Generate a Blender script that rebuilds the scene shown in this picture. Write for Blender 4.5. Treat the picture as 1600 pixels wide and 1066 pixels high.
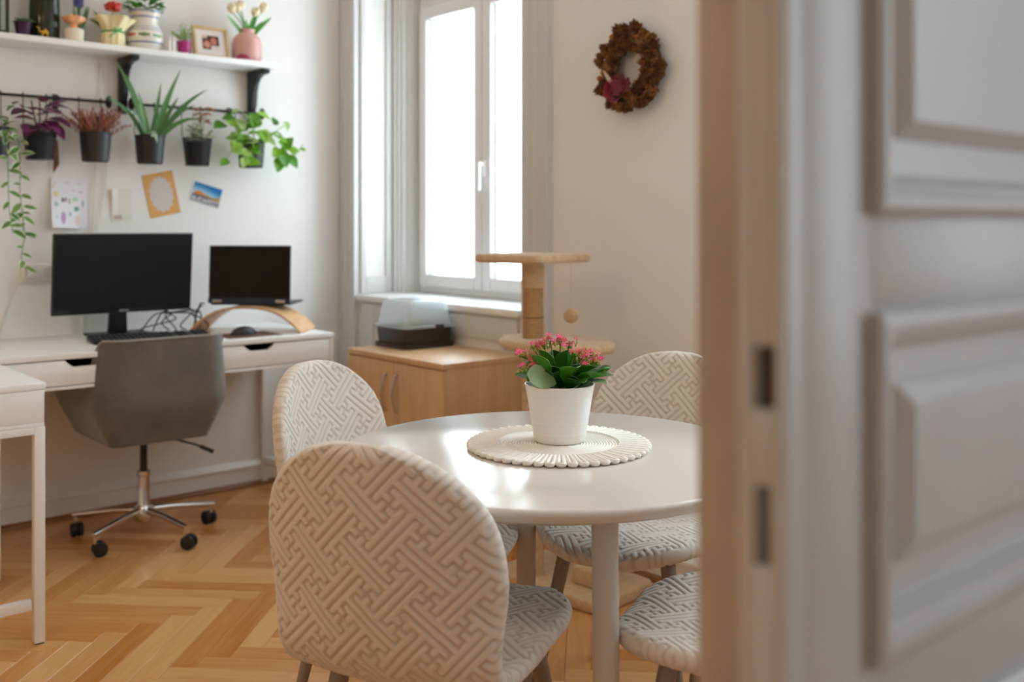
import bpy, bmesh, math, random
import numpy as np
from mathutils import Vector, Matrix
random.seed(7)
S = bpy.context.scene
for o in list(bpy.data.objects): bpy.data.objects.remove(o)
COL = S.collection
R = math.radians

# ------------------------------------------------------------------ camera, world, exposure
cd = bpy.data.cameras.new('camera'); cam = bpy.data.objects.new('camera', cd); COL.objects.link(cam)
CAM = Vector((4.5, -2.705, 1.25))
cam.location = CAM; cam.rotation_euler = (R(90), 0, R(49.5))
cd.sensor_width = 36; cd.lens = 35.55; cd.shift_y = -183/1600; cd.clip_start = .02
cd.dof.use_dof = True; cd.dof.focus_distance = 2.27; cd.dof.aperture_fstop = 2.5
S.camera = cam
W = bpy.data.worlds.new('overcast_sky'); S.world = W; W.use_nodes = True
bg = W.node_tree.nodes['Background']; bg.inputs[0].default_value = (.80, .90, 1.0, 1); bg.inputs[1].default_value = 8.0
S.view_settings.view_transform = 'Standard'; S.view_settings.look = 'None'
S.view_settings.gamma = 1; S.view_settings.use_curve_mapping = False; S.view_settings.exposure = 0.10
S.cycles.max_bounces = 14; S.cycles.diffuse_bounces = 8; S.cycles.glossy_bounces = 5; S.cycles.transparent_max_bounces = 16
def portal(loc, rot, sx, sy):
    l = bpy.data.lights.new('window_portal', 'AREA'); l.shape = 'RECTANGLE'; l.size = sx; l.size_y = sy; l.cycles.is_portal = True
    o = bpy.data.objects.new('window_portal', l); COL.objects.link(o); o.location = loc; o.rotation_euler = rot
portal((.785, .46, 1.95), (R(-90), 0, 0), 1.2, 2.0)
portal((3.3, .46, 1.9), (R(-90), 0, 0), 1.2, 2.0)
portal((5.75, .46, 1.75), (R(-90), 0, 0), 1.05, 2.1)

# ------------------------------------------------------------------ materials
def lin(c):
    if isinstance(c, str): c = [int(c[i:i+2], 16)/255 for i in (0, 2, 4)]
    return tuple((x/12.92 if x <= .04045 else ((x+.055)/1.055)**2.4) for x in c)
MATS = {}
def mat(name, col, rough=.5, metal=0, noise=None, bump=None, spec=.5, coat=0, sheen=0, sub=0, col2=None, stretch=None, alpha=1, ior=None):
    if name in MATS: return MATS[name]
    m = bpy.data.materials.new(name); m.use_nodes = True; nt = m.node_tree; b = nt.nodes['Principled BSDF']
    c = lin(col); b.inputs['Base Color'].default_value = (*c, 1); b.inputs['Roughness'].default_value = rough
    b.inputs['Metallic'].default_value = metal; b.inputs['Specular IOR Level'].default_value = spec
    b.inputs['Coat Weight'].default_value = coat; b.inputs['Coat Roughness'].default_value = .15
    b.inputs['Sheen Weight'].default_value = sheen; b.inputs['Alpha'].default_value = alpha
    if sub: b.inputs['Subsurface Weight'].default_value = sub; b.inputs['Subsurface Radius'].default_value = (.01, .01, .01)
    tc = nt.nodes.new('ShaderNodeTexCoord'); mp = nt.nodes.new('ShaderNodeMapping'); nt.links.new(tc.outputs['Object'], mp.inputs[0])
    if stretch: mp.inputs['Scale'].default_value = stretch
    if noise:
        n = nt.nodes.new('ShaderNodeTexNoise'); n.inputs['Scale'].default_value = noise[0]; n.inputs['Detail'].default_value = 4
        nt.links.new(mp.outputs[0], n.inputs['Vector'])
        x = nt.nodes.new('ShaderNodeMix'); x.data_type = 'RGBA'
        c2 = lin(col2) if col2 else tuple(k*(1-noise[1]) for k in c)
        x.inputs['A'].default_value = (*c, 1); x.inputs['B'].default_value = (*c2, 1)
        rp = nt.nodes.new('ShaderNodeMapRange'); rp.inputs[1].default_value = .35; rp.inputs[2].default_value = .65
        nt.links.new(n.outputs['Fac'], rp.inputs[0]); nt.links.new(rp.outputs[0], x.inputs['Factor']); nt.links.new(x.outputs['Result'], b.inputs['Base Color'])
    if bump:
        n = nt.nodes.new('ShaderNodeTexNoise'); n.inputs['Scale'].default_value = bump[0]; n.inputs['Detail'].default_value = 3
        nt.links.new(mp.outputs[0], n.inputs['Vector'])
        k = nt.nodes.new('ShaderNodeBump'); k.inputs['Strength'].default_value = bump[1]; k.inputs['Distance'].default_value = .002
        nt.links.new(n.outputs['Fac'], k.inputs['Height']); nt.links.new(k.outputs[0], b.inputs['Normal'])
    MATS[name] = m; return m
def wood(name, light, dark, rnd, rough=.35, along=(3, 40, 40)):
    """straight-grained wood; rnd = 'object' | 'island' | None gives each piece its own tone"""
    m = bpy.data.materials.new(name); m.use_nodes = True; nt = m.node_tree; N = nt.nodes.new; L = nt.links.new; b = nt.nodes['Principled BSDF']
    tc = N('ShaderNodeTexCoord'); mp = N('ShaderNodeMapping'); mp.inputs['Scale'].default_value = along
    if rnd:
        rn = N('ShaderNodeObjectInfo').outputs['Random'] if rnd == 'object' else N('ShaderNodeNewGeometry').outputs['Random Per Island']
        cx = N('ShaderNodeCombineXYZ'); ml = N('ShaderNodeMath'); ml.operation = 'MULTIPLY'; ml.inputs[1].default_value = 37.0
        L(rn, ml.inputs[0]); L(ml.outputs[0], cx.inputs[0]); L(ml.outputs[0], cx.inputs[1]); L(cx.outputs[0], mp.inputs['Location'])
    L(tc.outputs['Object' if rnd != 'island' else 'UV'], mp.inputs[0])
    n = N('ShaderNodeTexNoise'); n.inputs['Scale'].default_value = 1.0; n.inputs['Detail'].default_value = 5; n.inputs['Distortion'].default_value = 1.4; L(mp.outputs[0], n.inputs['Vector'])
    rp = N('ShaderNodeMapRange'); rp.inputs[1].default_value = .3; rp.inputs[2].default_value = .7; L(n.outputs['Fac'], rp.inputs[0])
    x = N('ShaderNodeMix'); x.data_type = 'RGBA'; x.inputs['A'].default_value = (*lin(light), 1); x.inputs['B'].default_value = (*lin(dark), 1)
    f = rp.outputs[0]
    if rnd:
        a = N('ShaderNodeMath'); a.operation = 'MULTIPLY_ADD'; a.inputs[1].default_value = .38; L(f, a.inputs[0])
        s = N('ShaderNodeMath'); s.operation = 'MULTIPLY'; s.inputs[1].default_value = .72; L(rn, s.inputs[0]); L(s.outputs[0], a.inputs[2]); f = a.outputs[0]
    L(f, x.inputs['Factor']); L(x.outputs['Result'], b.inputs['Base Color'])
    b.inputs['Roughness'].default_value = rough
    k = N('ShaderNodeBump'); k.inputs['Strength'].default_value = .08; k.inputs['Distance'].default_value = .001; L(n.outputs['Fac'], k.inputs['Height']); L(k.outputs[0], b.inputs['Normal'])
    return m
def vcol(name, rough=.7, attr='paint', spec=.3):
    m = bpy.data.materials.new(name); m.use_nodes = True; nt = m.node_tree; b = nt.nodes['Principled BSDF']
    a = nt.nodes.new('ShaderNodeAttribute'); a.attribute_name = attr; nt.links.new(a.outputs['Color'], b.inputs['Base Color'])
    b.inputs['Roughness'].default_value = rough; b.inputs['Specular IOR Level'].default_value = spec; return m
def glassy(name, tint, rough=0.0, fac=.12, diff=0.0, dcol=(.8, .8, .8)):
    m = bpy.data.materials.new(name); m.use_nodes = True; nt = m.node_tree; N = nt.nodes.new; L = nt.links.new
    nt.nodes.remove(nt.nodes['Principled BSDF']); out = nt.nodes['Material Output']
    t = N('ShaderNodeBsdfTransparent'); t.inputs[0].default_value = (*tint, 1)
    g = N('ShaderNodeBsdfGlossy'); g.inputs['Roughness'].default_value = rough
    lw = N('ShaderNodeLayerWeight'); lw.inputs[0].default_value = .5; pw = N('ShaderNodeMath'); pw.operation = 'POWER'; pw.inputs[1].default_value = 5; L(lw.outputs['Facing'], pw.inputs[0])
    ma = N('ShaderNodeMath'); ma.operation = 'MULTIPLY_ADD'; ma.inputs[1].default_value = .96; ma.inputs[2].default_value = .04; L(pw.outputs[0], ma.inputs[0])   # Schlick reflection
    mx = N('ShaderNodeMixShader'); L(ma.outputs[0], mx.inputs[0])
    if diff:
        d = N('ShaderNodeBsdfDiffuse'); d.inputs[0].default_value = (*dcol, 1); tr = N('ShaderNodeBsdfTranslucent'); tr.inputs[0].default_value = (*dcol, 1)
        dm = N('ShaderNodeMixShader'); dm.inputs[0].default_value = .5; L(d.outputs[0], dm.inputs[1]); L(tr.outputs[0], dm.inputs[2])
        q = N('ShaderNodeMixShader'); q.inputs[0].default_value = diff; L(t.outputs[0], q.inputs[1]); L(dm.outputs[0], q.inputs[2]); base = q
    else: base = t
    L(base.outputs[0], mx.inputs[1]); L(g.outputs[0], mx.inputs[2]); L(mx.outputs[0], out.inputs[0]); return m
def leafmat(name, a, b_, rough=.35, trans=.25):
    m = bpy.data.materials.new(name); m.use_nodes = True; nt = m.node_tree; N = nt.nodes.new; L = nt.links.new; b = nt.nodes['Principled BSDF']
    oi = N('ShaderNodeObjectInfo'); x = N('ShaderNodeMix'); x.data_type = 'RGBA'
    x.inputs['A'].default_value = (*lin(a), 1); x.inputs['B'].default_value = (*lin(b_), 1)
    tc = N('ShaderNodeTexCoord'); n = N('ShaderNodeTexNoise'); n.inputs['Scale'].default_value = 60; L(tc.outputs['Object'], n.inputs['Vector'])
    md = N('ShaderNodeMath'); md.operation = 'MULTIPLY_ADD'; md.inputs[1].default_value = .5; L(n.outputs['Fac'], md.inputs[0]); sb = N('ShaderNodeMath'); sb.operation = 'SUBTRACT'; sb.inputs[1].default_value = .25; L(oi.outputs['Random'], sb.inputs[0]); L(sb.outputs[0], md.inputs[2]); md.use_clamp = True
    L(md.outputs[0], x.inputs['Factor']); L(x.outputs['Result'], b.inputs['Base Color']); b.inputs['Roughness'].default_value = rough
    tr = N('ShaderNodeBsdfTranslucent'); L(x.outputs['Result'], tr.inputs[0]); mx = N('ShaderNodeMixShader'); mx.inputs[0].default_value = trans
    L(b.outputs[0], mx.inputs[1]); L(tr.outputs[0], mx.inputs[2]); L(mx.outputs[0], nt.nodes['Material Output'].inputs[0]); return m

M_wall = mat('wall_plaster', 'eceae7', .85, noise=(3, .03), bump=(60, .15), spec=.2)
M_warm = mat('cream_plaster', 'ead9c0', .9, spec=.2)
M_ceil = mat('ceiling_plaster', 'f3f0ec', .9, spec=.2)
M_trim = mat('painted_trim', 'd2d2d0', .45, bump=(25, .05))
M_white = mat('white_paint', 'ebebea', .35)
M_door = mat('door_paint', 'd2d0d2', .38, bump=(18, .12), noise=(6, .04))
M_desk = mat('white_lacquer', 'f0f0ef', .28)
M_black = mat('black_metal', '141416', .4)
M_blackpl = mat('black_plastic', '1b1b1d', .45)
M_chrome = mat('chrome', 'd8d8da', .12, 1)
M_steel = mat('brushed_steel', 'b9b9b6', .32, 1)
M_pvc = mat('window_white', 'e8e8e8', .3)
M_beech = wood('beech_laminate', 'deb98f', 'd0a678', None, .4, (30, 30, 2.5))
M_plank = wood('oak_parquet_plank', 'e4b67c', 'bd7c36', 'object', .28, (3.5, 30, 30))
M_plank_s = wood('oak_parquet_far', 'e4b67c', 'bd7c36', 'island', .28, (3.5, 30, 30))
M_glass = glassy('window_glass', (.97, .99, .98))

# ------------------------------------------------------------------ mesh helpers
class MB:
    def __init__(s): s.v = []; s.f = []
    def add(s, vs, fs):
        n = len(s.v); s.v += [tuple(v) for v in vs]; s.f += [tuple(i+n for i in f) for f in fs]; return s
    def box(s, a, b):
        x0, y0, z0 = a; x1, y1, z1 = b
        return s.add([(x0,y0,z0),(x1,y0,z0),(x1,y1,z0),(x0,y1,z0),(x0,y0,z1),(x1,y0,z1),(x1,y1,z1),(x0,y1,z1)],
                     [(3,2,1,0),(4,5,6,7),(0,1,5,4),(1,2,6,5),(2,3,7,6),(3,0,4,7)])
    def cyl(s, p, q, r0, r1=None, n=16, caps=True):
        r1 = r0 if r1 is None else r1; p = Vector(p); q = Vector(q); d = (q-p).normalized()
        a = d.orthogonal().normalized(); b = d.cross(a); vs = []
        for c, r in ((p, r0), (q, r1)):
            vs += [c+a*math.cos(2*math.pi*i/n)*r+b*math.sin(2*math.pi*i/n)*r for i in range(n)]
        fs = [(i, (i+1) % n, n+(i+1) % n, n+i) for i in range(n)]
        if caps: fs += [tuple(range(n-1, -1, -1)), tuple(range(n, 2*n))]
        return s.add(vs, fs)
    def tube(s, path, r, n=8, closed=False):
        P = [Vector(p) for p in path]; m = len(P); vs = []; a = None
        rr = r if hasattr(r, '__len__') else [r]*m
        for i in range(m):
            d = (P[(i+1) % m]-P[i-1]) if closed else (P[min(i+1, m-1)]-P[max(i-1, 0)])
            d.normalize()
            a = d.orthogonal().normalized() if a is None else (a-d*a.dot(d)).normalized()
            b = d.cross(a)
            vs += [P[i]+(a*math.cos(2*math.pi*k/n)+b*math.sin(2*math.pi*k/n))*rr[i] for k in range(n)]
        fs = [(i*n+k, i*n+(k+1) % n, ((i+1) % m)*n+(k+1) % n, ((i+1) % m)*n+k) for i in range(m if closed else m-1) for k in range(n)]
        if not closed: fs += [tuple(range(n-1, -1, -1)), tuple(range((m-1)*n, m*n))]
        return s.add(vs, fs)
    def lathe(s, prof, n=32, c=(0, 0, 0), sx=1, sy=1, wob=None):
        vs = []; m = len(prof)
        for (r, z) in prof:
            for k in range(n):
                t = 2*math.pi*k/n; q = r*(wob(t, z) if wob else 1)
                vs.append((c[0]+q*math.cos(t)*sx, c[1]+q*math.sin(t)*sy, c[2]+z))
        fs = [(i*n+k, i*n+(k+1) % n, (i+1)*n+(k+1) % n, (i+1)*n+k) for i in range(m-1) for k in range(n)]
        if prof[0][0] > 1e-6: fs.append(tuple(range(n-1, -1, -1)))
        if prof[-1][0] > 1e-6: fs.append(tuple(range((m-1)*n, m*n)))
        return s.add(vs, fs)
    def sphere(s, c, r, n=12, m=8, sc=(1, 1, 1)):
        b = MB().lathe([(r*math.sin(math.pi*i/m)+1e-7, -r*math.cos(math.pi*i/m)) for i in range(m+1)], n)
        return s.add([(c[0]+x*sc[0], c[1]+y*sc[1], c[2]+z*sc[2]) for x, y, z in b.v], b.f)
    def prism(s, poly, fn, h0, h1):
        """poly of 2d points; fn(u,v,h) -> 3d"""
        n = len(poly)
        return s.add([fn(u, v, h0) for u, v in poly]+[fn(u, v, h1) for u, v in poly],
                     [tuple(range(n-1, -1, -1)), tuple(range(n, 2*n))]+[(i, (i+1) % n, n+(i+1) % n, n+i) for i in range(n)])
    def grid(s, fn, nu, nv):
        vs = [fn(i/nu, j/nv) for i in range(nu+1) for j in range(nv+1)]
        return s.add(vs, [(i*(nv+1)+j, (i+1)*(nv+1)+j, (i+1)*(nv+1)+j+1, i*(nv+1)+j+1) for i in range(nu) for j in range(nv)])
    def mesh(s, name, m, bevel=0, seg=2, smooth=True, ang=38, weld=0, solid=0):
        me = bpy.data.meshes.new(name); me.from_pydata(s.v, [], s.f)
        bm = bmesh.new(); bm.from_mesh(me)
        if weld: bmesh.ops.remove_doubles(bm, verts=bm.verts, dist=weld)
        bmesh.ops.recalc_face_normals(bm, faces=bm.faces)
        if solid: bmesh.ops.solidify(bm, geom=bm.faces[:], thickness=solid)
        if bevel:
            es = [e for e in bm.edges if len(e.link_faces) == 2 and e.calc_face_angle(0) > R(40)]
            bmesh.ops.bevel(bm, geom=es, offset=bevel, segments=seg, affect='EDGES', profile=.5, clamp_overlap=True)
        bm.to_mesh(me); bm.free()
        if smooth:
            me.shade_smooth(); me.set_sharp_from_angle(angle=R(ang))
        if m: me.materials.append(m)
        return me
    def build(s, name, m, parent=None, **k):
        return link(name, s.mesh(name, m, **k), parent)
def link(name, me, parent=None):
    o = bpy.data.objects.new(name, me); COL.objects.link(o)
    if parent: o.parent = parent
    return o
def tag(o, label=None, cat=None, group=None, kind=None):
    for k, v in (('label', label), ('category', cat), ('group', group), ('kind', kind)):
        if v: o[k] = v
    return o
def thing(name, label, cat, loc=(0, 0, 0), rz=0, group=None):
    o = bpy.data.objects.new(name, None); COL.objects.link(o); o.location = loc; o.rotation_euler = (0, 0, rz); o.empty_display_size = .05
    return tag(o, label, cat, group)
def copy_tree(o, parent=None):
    c = o.copy(); COL.objects.link(c); c.parent = parent
    for ch in list(o.children): copy_tree(ch, c)
    return c
def orient(o, loc, d, up=(0, 0, 1), sc=1):
    d = Vector(d).normalized(); up = Vector(up); y = up.cross(d)
    if y.length < 1e-4: y = Vector((0, 1, 0)).cross(d)
    y.normalize(); z = d.cross(y)
    m = Matrix((d, y, z)).transposed().to_4x4(); o.matrix_local = Matrix.Translation(Vector(loc)) @ m @ Matrix.Scale(sc, 4); return o
def bez(p0, p1, p2, n):
    p0, p1, p2 = Vector(p0), Vector(p1), Vector(p2)
    return [p0*(1-t)**2+p1*2*t*(1-t)+p2*t*t for t in [i/n for i in range(n+1)]]
def struct(o, label=None): return tag(o, label, None, None, 'structure')

# ------------------------------------------------------------------ room shell
CE = 3.25
def wall_y(name, y0, y1, x0, x1, holes, m=None):
    """wall along x with rectangular holes (x0,x1,z0,z1), sorted by x"""
    b = MB(); x = x0
    for (a, c, z0, z1) in holes:
        if a > x: b.box((x, y0, 0), (a, y1, CE))
        if z0 > 0: b.box((a, y0, 0), (c, y1, z0))
        b.box((a, y0, z1), (c, y1, CE)); x = c
    b.box((x, y0, 0), (x1, y1, CE)); return struct(b.build(name, m or M_wall))
struct(MB().box((-.2, -5.0, 0), (0, .45, CE)).build('wall_left', M_wall), 'white plaster wall behind the desk')
struct(wall_y('wall_window', 0, .45, 0, 7.6, [(.16, 1.41, .87, 2.95), (2.7, 3.9, .87, 2.95), (5.2, 6.25, .75, 2.85)]), 'plaster wall with the tall window and the wreath')
struct(wall_y('wall_rear', -5.0, -4.85, 0, 7.6, [], M_warm), 'cream plaster wall opposite the window')
struct(MB().box((7.6, -5.0, 0), (7.75, .45, CE)).build('wall_hall', M_wall), 'far plaster wall of the adjoining room')
struct(MB().box((4.05, -1.3, 0), (4.2, 0, CE)).box((4.05, -4.85, 0), (4.2, -3.0, CE)).box((4.05, -3.0, 2.4), (4.2, -1.3, CE)).build('wall_doorway', M_wall), 'wall with the double doorway')
struct(MB().box((-.2, -5.0, CE), (7.75, .45, CE+.15)).build('ceiling', M_ceil), 'white plaster ceiling')
floor = struct(MB().box((-.2, -5.0, -.12), (7.75, .45, -.012)).build('floor', mat('subfloor', '6b4a2c', .8)), 'oak herringbone parquet floor')

# herringbone planks: 45 degrees to the walls
PL, PW = .52, .52/7; A45 = Vector((math.sqrt(.5), math.sqrt(.5), 0)); B45 = Vector((-math.sqrt(.5), math.sqrt(.5), 0))
O0 = Vector((1.177, -1.536, 0)) - A45*PL/2 - B45*PW/2
def proj(p):
    q = p-CAM; f = Vector((-.7604, .6494, 0)); r = Vector((.6494, .7604, 0)); d = q.dot(f)
    return (800+1580*q.dot(r)/d, 350-1580*q.z/d, d) if d > .1 else (9999, 9999, -1)
planks = []
for i in range(-90, 91):
    for j in range(-14, 15):
        o = O0 + A45*(i*PW+j*PL) + B45*(i*PW-j*PL)
        for c, ang in ((o+A45*PL/2+B45*PW/2, 45), (o+A45*(PL+PW/2)+B45*(PW-PL/2), 135)):
            if -.1 < c.x < 7.4 and -4.8 < c.y < .1:
                x, y, d = proj(c); near = (-120 < x < 1150 and y < 1130 and d > 0 and 0 < c.x < 4.0)
                planks.append((d if near else 100+abs(d), c, ang))
planks.sort(key=lambda t: t[0])
g = .0004
def plank_mb(c, ang):
    a = Vector((math.cos(R(ang)), math.sin(R(ang)), 0)); b = Vector((-a.y, a.x, 0)); h = PL/2-g; w = PW/2-g; e = .0012
    vs = [c+a*h*s+b*w*t+Vector((0, 0, -.012)) for s, t in ((-1,-1),(1,-1),(1,1),(-1,1))]
    vs += [c+a*h*s+b*w*t+Vector((0, 0, -.001)) for s, t in ((-1,-1),(1,-1),(1,1),(-1,1))]
    vs += [c+a*(h-e)*s+b*(w-e)*t for s, t in ((-1,-1),(1,-1),(1,1),(-1,1))]
    return vs, [(0,1,5,4),(1,2,6,5),(2,3,7,6),(3,0,4,7),(4,5,9,8),(5,6,10,9),(6,7,11,10),(7,4,8,11),(8,9,10,11)]
pm = MB().add(*plank_mb(Vector((0, 0, 0)), 0)).mesh('plank', M_plank, smooth=False)
for d, c, ang in planks[:300]:
    o = link('plank', pm, floor); o.location = c + Vector((0, 0, random.uniform(-.0003, .0003))); o.rotation_euler = (0, 0, R(ang))
b = MB(); uvs = []
for d, c, ang in planks[300:]:
    b.add(*plank_mb(c, ang)); h, w = PL/2, PW/2
    uvs.append([(-h,-w),(h,-w),(h,w),(-h,w)]*3)
me = bpy.data.meshes.new('plank_field'); me.from_pydata(b.v, [], b.f); me.materials.append(M_plank_s)
uvl = me.uv_layers.new(name='uv'); flat = [u for l in uvs for u in l]
uvl.data.foreach_set('uv', [k for lp in me.loops for k in flat[lp.vertex_index]])
tag(link('plank_field', me, floor), kind='stuff')

# baseboards
def board_x(name, p, sgn, y0, y1, label):   # baseboard on a wall of constant x
    prof = [(0, 0), (.022, 0), (.022, .085), (.03, .09), (.03, .1), (.018, .112), (.008, .12), (0, .12)]
    o = struct(MB().prism(prof, lambda u, v, h: (p+sgn*u, h, v), y0, y1).build(name, M_white, ang=20), label)
    q = MB().prism([(.022, 0), (.042, 0), (.04, .01), (.034, .018), (.022, .022)], lambda u, v, h: (p+sgn*u, h, v), y0, y1).build('quarter_round', mat('brown_quarter_round', '8f5f38', .45), o)
    q['label'] = 'brown wooden quarter-round strip along the floor'
def board_y(name, p, x0, x1, label):
    prof = [(0, 0), (.022, 0), (.022, .085), (.03, .09), (.03, .1), (.018, .112), (.008, .12), (0, .12)]
    o = struct(MB().prism(prof, lambda u, v, h: (h, p-u, v), x0, x1).build(name, M_white, ang=20), label)
    MB().prism([(.022, 0), (.042, 0), (.04, .01), (.034, .018), (.022, .022)], lambda u, v, h: (h, p-u, v), x0, x1).build('quarter_round', MATS['brown_quarter_round'], o)
board_x('baseboard_left', 0, 1, -4.85, 0, 'white moulded baseboard under the desk wall')
board_y('baseboard_window', 0, .042, 4.05, 'white moulded baseboard under the window wall')

# window casing (flat moulded architrave) and niche lining
def architrave(name, xa, xb, label):
    # vertical casing on the wall, profile across x (grooved)
    w = xb-xa
    prof = [(0, 0), (0, .018), (w*.12, .03), (w*.2, .03), (w*.24, .02), (w*.42, .02), (w*.46, .026), (w*.52, .026), (w*.56, .02), (w*.8, .02), (w*.84, .032), (w, .032), (w, 0)]
    struct(MB().prism(prof, lambda u, v, h: (xa+u, -v, h), .12, 2.95).build(name, M_trim, ang=15), label)
architrave('trim_1', .002, .16, 'grey moulded casing at the left side of the window')
architrave('trim_2', 1.41, 1.58, 'grey moulded casing at the right side of the window')
struct(MB().prism([(0, 0), (0, .03), (.05, .03), (.07, .018), (.16, .018), (.16, 0)], lambda u, v, h: (h, -v, 2.95+u), .002, 1.58).build('trim_3', M_trim, ang=15), 'grey casing above the window')
# reveal panel on the left side of the niche: raised rails round a recessed field
b = MB()
X0, X1 = .16, .172
b.box((X0, .0, .9), (X1, .032, 2.95)).box((X0, .15, .9), (X1, .187, 2.95)).box((X0, .032, .9), (X1, .15, .985)).box((X0, .032, 2.8), (X1, .15, 2.95))
struct(b.build('trim_4', M_trim, bevel=.005), 'pale panelled lining of the window niche')
# inner stepped frame
for nm, s, xe, lab in (('trim_5', 1, .16, 'ribbed inner frame left of the sashes'), ('trim_6', -1, 1.41, 'ribbed inner frame right of the sashes')):
    prof = [(0, .187), (.03, .187), (.034, .2), (.044, .2), (.05, .215), (.06, .215), (.066, .235), (.078, .24), (.09, .262), (.096, .3), (.096, .34), (0, .34)]
    struct(MB().prism(prof, lambda u, v, h: (xe+s*u, v, h), .9, 2.95).build(nm, M_trim, ang=15), lab)
struct(MB().box((.168, -.03, .868), (1.40, .02, .9)).box((.16, .0, .868), (1.41, .33, .9)).build('trim_7', M_white, bevel=.008), 'white window sill')
# recessed panel under the sill
b = MB().box((.2, -.012, .2), (.3, 0, .86)).box((1.28, -.012, .2), (1.38, 0, .86)).box((.3, -.012, .76), (1.28, 0, .86)).box((.3, -.012, .2), (1.28, 0, .3))
struct(b.build('trim_8', M_trim, bevel=.004), 'grey panelled apron under the window sill')

# the window: fixed frame, two sashes with panes, handle, upper lights
win = struct(MB().box((.25, .30, .9), (.295, .37, 2.95)).box((1.275, .30, .9), (1.32, .37, 2.95)).box((.295, .30, .9), (1.275, .37, .945)).box((.295, .30, 2.9), (1.275, .37, 2.95)).box((.295, .30, 2.33), (1.275, .37, 2.4)).build('window_1', M_pvc, bevel=.006), 'tall white casement window')
def sash(x0, x1, z0, z1, w=.062):
    o = MB().box((x0, .275, z0), (x0+w, .335, z1)).box((x1-w, .275, z0), (x1, .335, z1)).box((x0+w, .275, z0), (x1-w, .335, z0+w)).box((x0+w, .275, z1-w), (x1-w, .335, z1)).build('sash', M_pvc, win, bevel=.008)
    MB().box((x0+w-.005, .30, z0+w-.005), (x1-w+.005, .306, z1-w+.005)).build('pane', M_glass, o, smooth=False)
    # glazing bead
    MB().box((x0+w, .306, z0+w), (x0+w+.012, .33, z1-w)).box((x1-w-.012, .306, z0+w), (x1-w, .33, z1-w)).build('glazing_bead', M_pvc, o)
    return o
sash(.28, .788, .935, 2.34); s2 = sash(.792, 1.29, .935, 2.34)
sash(.28, .788, 2.395, 2.915); sash(.792, 1.29, 2.395, 2.915)
hd = MB().box((.80, .262, 1.47), (.828, .275, 1.545)).cyl((.814, .24, 1.53), (.814, .265, 1.53), .009).box((.805, .232, 1.405), (.823, .246, 1.54)).build('window_handle', mat('handle_white', 'f2f2f2', .3), s2, bevel=.004)
hd['label'] = 'white window handle'
def plain_window(name, x0, x1, z0, z1, y, label):
    w = .05; xm = (x0+x1)/2
    o = struct(MB().box((x0, y, z0), (x0+w, y+.06, z1)).box((x1-w, y, z0), (x1, y+.06, z1)).box((x0+w, y, z0), (x1-w, y+.06, z0+w)).box((x0+w, y, z1-w), (x1-w, y+.06, z1)).box((xm-w, y, z0+w), (xm+w, y+.06, z1-w)).build(name, M_pvc, bevel=.005), label)
    for a, c in ((x0+w, xm-w), (xm+w, x1-w)): MB().box((a, y+.03, z0+w), (c, y+.036, z1-w)).build('pane', M_glass, o, smooth=False)
plain_window('window_2', 5.2, 6.25, .75, 2.85, .3, 'window of the adjoining room')

plain_window('window_3', 2.7, 3.9, .87, 2.95, .3, 'second tall window hidden behind the door leaf')
architrave('trim_10', 2.54, 2.7, 'grey casing left of the second window')
architrave('trim_11', 3.9, 4.05, 'grey casing right of the second window')

# doorway casing and the closed door leaf with its rebated edge
struct(MB().box((4.03, -3.06, 0), (4.22, -3.0, 2.46)).box((4.03, -1.3, 0), (4.22, -1.24, 2.46)).box((4.03, -3.0, 2.4), (4.22, -1.3, 2.46)).build('trim_9', M_door, bevel=.006), 'casing of the double doorway')
door = tag(bpy.data.objects.new('door_1', None), 'grey-white panelled door leaf with lock recesses in its edge', None, None, 'structure'); COL.objects.link(door); door.location = (4.12, -2.15, 0)
def dbox(b, y0, y1, z0, z1, x0=-.060, x1=0): return b.box((x0, y0, z0), (x1, y1, z1))
ST, DW = .108, .845
b = MB(); dbox(b, .022, ST, .005, 2.38)
b.build('lock_stile', M_door, door, bevel=.002)
b = MB(); dbox(b, DW-ST, DW, .005, 2.38); b.build('hinge_stile', M_door, door, bevel=.002)
for z0, z1 in ((.005, .2), (.864, .944), (1.18, 1.264), (2.25, 2.38)):
    b = MB(); dbox(b, ST, DW-ST, z0, z1); b.build('rail', M_door, door, bevel=.0015)
# edge lip with openings for latch and bolt
b = MB()
b.box((-.0365, 0, .005), (-.0255, .022, 2.38)).box((-.008, 0, .005), (0, .022, 2.38))
for z0, z1 in ((.005, 1.0255), (1.078, 1.128), (1.17, 2.38)): b.box((-.0255, 0, z0), (-.008, .022, z1))
b.box((-.0255, 0, 1.0255), (-.0235, .022, 1.078)).box((-.0115, 0, 1.0255), (-.008, .022, 1.078))
b.build('edge_lip', M_door, door, bevel=.0012)
b = MB().box((-.082, .013, .005), (-.0365, .022, 2.38)).build('rebate', mat('brown_edge_paint', 'c2b3a6', .45, noise=(9, .15)), door, bevel=.001)  # browner than the rest of the leaf, with uneven tone
b['label'] = 'stepped rebate with browner paint'
b = MB().box((-.0255, .014, 1.128), (-.008, .022, 1.17)).build('latch_recess', mat('rusty_brass', '6b4526', .5, .4, noise=(90, .6)), door); b['label'] = 'brownish worn latch recess'  # rusty brown plate, dark also to stand in for shade in the hole
b = MB().box((-.0235, .0205, 1.0255), (-.0115, .022, 1.078)).build('bolt_slot', mat('slot_shade', '15110f', .9), door); b['label'] = 'bolt slot with its shade painted black'  # near-black plate paints in the shade at the bottom of the slot
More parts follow.
